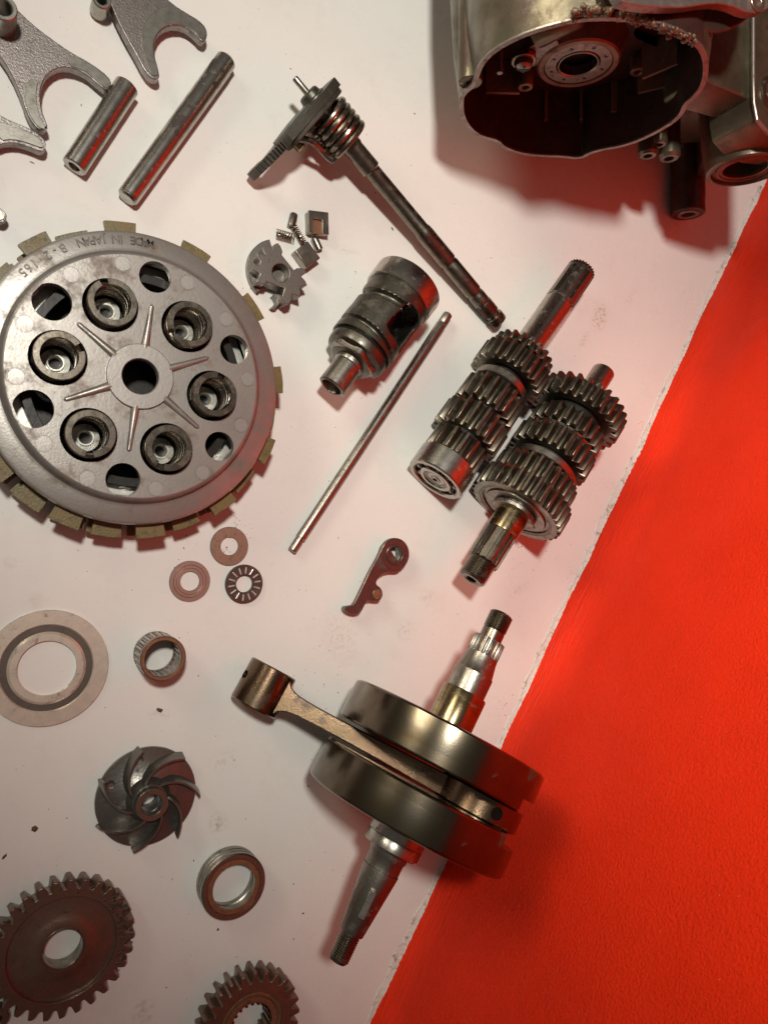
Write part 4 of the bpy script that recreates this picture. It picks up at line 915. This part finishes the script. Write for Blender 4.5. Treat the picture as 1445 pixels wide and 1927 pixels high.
# post / mounting tube below
X_,Z_=cq(1073,967); 
rr_=abs(cq(1160,967)[0]-cq(985,967)[0])/2*.97
Z_=max(Z_,rr_+.1)
pm=Mk@Matrix.Translation((X_,Z_,0))
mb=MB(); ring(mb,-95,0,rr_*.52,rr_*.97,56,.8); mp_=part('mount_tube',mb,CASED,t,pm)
mb=MB(); ring(mb,-20,1.0,rr_*.40,rr_*.62,48,.6); part('mount_bushing',mb,CASEG,mp_,pm)
mb=MB(); lathe(mb,[(-18,0),(-18,rr_*.5)],30,cap=False); part('bore_dark',mb,BLACK,mp_,pm)
X3,Z3=cq(1130,760)
mb=MB(); prism(mb,[(X_+rr_*.2,Z_-rr_*.5),(X_+rr_*.9,Z_),(X3+18,Z3+8),(X3-6,Z3+20),(X_-rr_*.3,Z_+rr_*.8)],-90,-26); part('mount_gusset',mb,CASED,t,Mk,bevel=1.2)
for (x,y,r,yy) in ((905,700,7,0),(1000,712,8,3),(955,650,6,6)):
    v_=PY(840+x/q,y/q,Y0+yy); mb=MB(); lathe(mb,[(-40,r),(-2,r),(0,r*.8),(0,r*.45),(-3,r*.4),(-3,0)],28,cap=False); part('bolt_lug',mb,CASE,t,Mk@Matrix.Translation((v_.x,v_.z,-yy)))
# right-hand cylindrical housing
YH=247.0
hv=PY(1402,322,YH); hr=abs(PY(1480,322,YH).x-PY(1322,322,YH).x)/2*.93
hM=Mk@Matrix.Translation((hv.x,hv.z,Y0-YH))
mb=MB(); lathe(mb,[(-150,hr*1.32),(-70,hr*1.30),(-40,hr*1.25),(-16,hr*1.16),(-6,hr*1.1),(-1,hr*1.06),(0,hr),(0,hr*.93),(-2,hr*.91),(-2,hr*.82),(-1.2,hr*.8),(-1.2,hr*.7),(-3,hr*.68),(-40,hr*.66)],96,cap=False); hs=part('output_housing',mb,CASE,t,hM)
mb=MB(); ring(mb,-5,-1.7,hr*.6,hr*.79,80,.4); part('oil_seal',mb,REDDISH,hs,hM)
mb=MB(); lathe(mb,[(-30,0),(-30,hr*.7)],40,cap=False); part('bore_dark',mb,BLACK,hs,hM)
# web wall joining mouth and housing
A_=cq(1060,500);B_=cq(860,640)
jp=[cq(1150,330),cq(1240,180),(hv.x+hr*1.0,cq(1240,180)[1]+20),(hv.x+hr*1.1,hv.z),(hv.x+hr*.2,hv.z-hr*1.05),(hv.x-hr*.95,hv.z-hr*.5),(cq(900,650)[0],max(14,cq(900,650)[1])),cq(1000,560),cq(1062,480)]
jp=[(x_,min(z_,118)) for x_,z_ in jp]
mb=MB(); prism(mb,jp,-120,-40); part('case_web',mb,CASE,t,Mk,bevel=6,seg=4)
bm_=Mk@Matrix.Translation((hv.x-6,80,0)); mb=MB(); lathe(mb,[(-150,64),(-62,62),(-50,58),(-44,50),(-42,40),(-42,0)],96,cap=False); part('case_barrel',mb,CASE,t,bm_)
# cover on the right edge: its left border is the bright upright seam
zc=142
cvp=[(1417,-60),(1417,60),(1417,150),(1418,192),(1424,224),(1445,250),(1480,268),(1540,275),(1540,-60)]
mb=MB(); prism(mb,[(P(x,y,zc).x,P(x,y,zc).y) for x,y in cvp],zc-34,zc); part('far_cover',mb,CASE,t,Matrix.Identity(4),bevel=1.2,seg=3)
mb=MB(); tube(mb,[P(x,y,zc+.3).to_tuple() for x,y in cvp[:7]],1.3,10); part('seam_ridge',mb,CASEG,t,Matrix.Identity(4))
v=P(1452,176,zc); kc=mpp(v); mb=MB(); lathe(mb,[(0,34*kc),(1.5,33*kc),(1.8,24*kc),(-1,22*kc),(-1,14*kc),(1.0,13*kc),(1.2,0)],40,cap=False); part('cover_bolt',mb,STEEL2,t,Matrix.Translation(v))
fx=PY(1445,120,Y0+6)
mb=MB(); prism(mb,[(fx.x-9,fx.z-70),(fx.x+90,fx.z-60),(fx.x+90,fx.z-38),(fx.x-9,fx.z-38)],-120,-14); part('far_body',mb,CASE,t,Mk,bevel=3,seg=3)
# top gasket flange, facing up at the upper right
zf=205
fl=[(1150,-60),(1165,0),(1190,8),(1240,13),(1290,13),(1340,4),(1375,8),(1405,22),(1430,24),(1450,12),(1460,-60)]
o2=Vector((0,0,0)); fz=186
mb=MB(); prism(mb,smooth_poly([(P(x,y,fz).x,P(x,y,fz).y) for x,y in fl],1),fz-6,fz); part('top_flange',mb,CASEG,t,Matrix.Identity(4),bevel=.6)
mb=MB(); v=P(1423,3,fz); ring(mb,fz-.2,fz+1.2,3,6,32,.3); part('flange_bolt',mb,REDDISH,t,Matrix.Translation((v.x,v.y,0)))
# dark sheet added for the shaded hollow under the flange
nk=[(1130,-60),(1140,2),(1185,12),(1235,22),(1285,34),(1320,50),(1345,62),(1385,50),(1412,30),(1440,18),(1450,-60)]
mb=MB(); prism(mb,smooth_poly([(P(x,y,fz-12).x,P(x,y,fz-12).y) for x,y in nk],1),fz-15,fz-12); part('flange_hollow_shade',mb,CASED,t,Matrix.Identity(4),bevel=1)
# crust of dried sealant on the upper edge of the mouth
random.seed(31)
mb=MB()
def blob(x,y,z,r):
    n=6; vs=[];fs=[]
    for i in range(1,4):
        for j in range(n):
            ph=PI*i/4; an=2*PI*j/n+random.random()*.4; rr=r*(.7+.6*random.random()); vs.append((x+rr*math.sin(ph)*math.cos(an),y+rr*math.sin(ph)*math.sin(an),z+rr*math.cos(ph)))
    vs+= [(x,y,z+r),(x,y,z-r)]
    for i in range(2):
        for j in range(n): fs.append((i*n+j,i*n+(j+1)%n,(i+1)*n+(j+1)%n,(i+1)*n+j))
    for j in range(n): fs.append((3*n,(j+1)%n,j)); fs.append((3*n+1,2*n+j,2*n+(j+1)%n))
    mb.add(vs,fs)
path=[(560,70),(620,50),(700,50),(780,62),(850,75),(920,100),(980,125),(1040,145),(1090,165),(1120,185)]
for i in range(len(path)-1):
    for _ in range(60):
        f=random.random(); x=path[i][0]*(1-f)+path[i+1][0]*f; y=path[i][1]*(1-f)+path[i+1][1]*f+random.gauss(0,11)
        v=PY(840+x/q,y/q,Y0+random.uniform(-1,7)); blob(v.x,v.y,v.z,random.choice((.5,.7,.9,1.2,1.9)))
part('sealant_crust',mb,CRUST,t,Matrix.Identity(4),ang=70,kind='stuff')
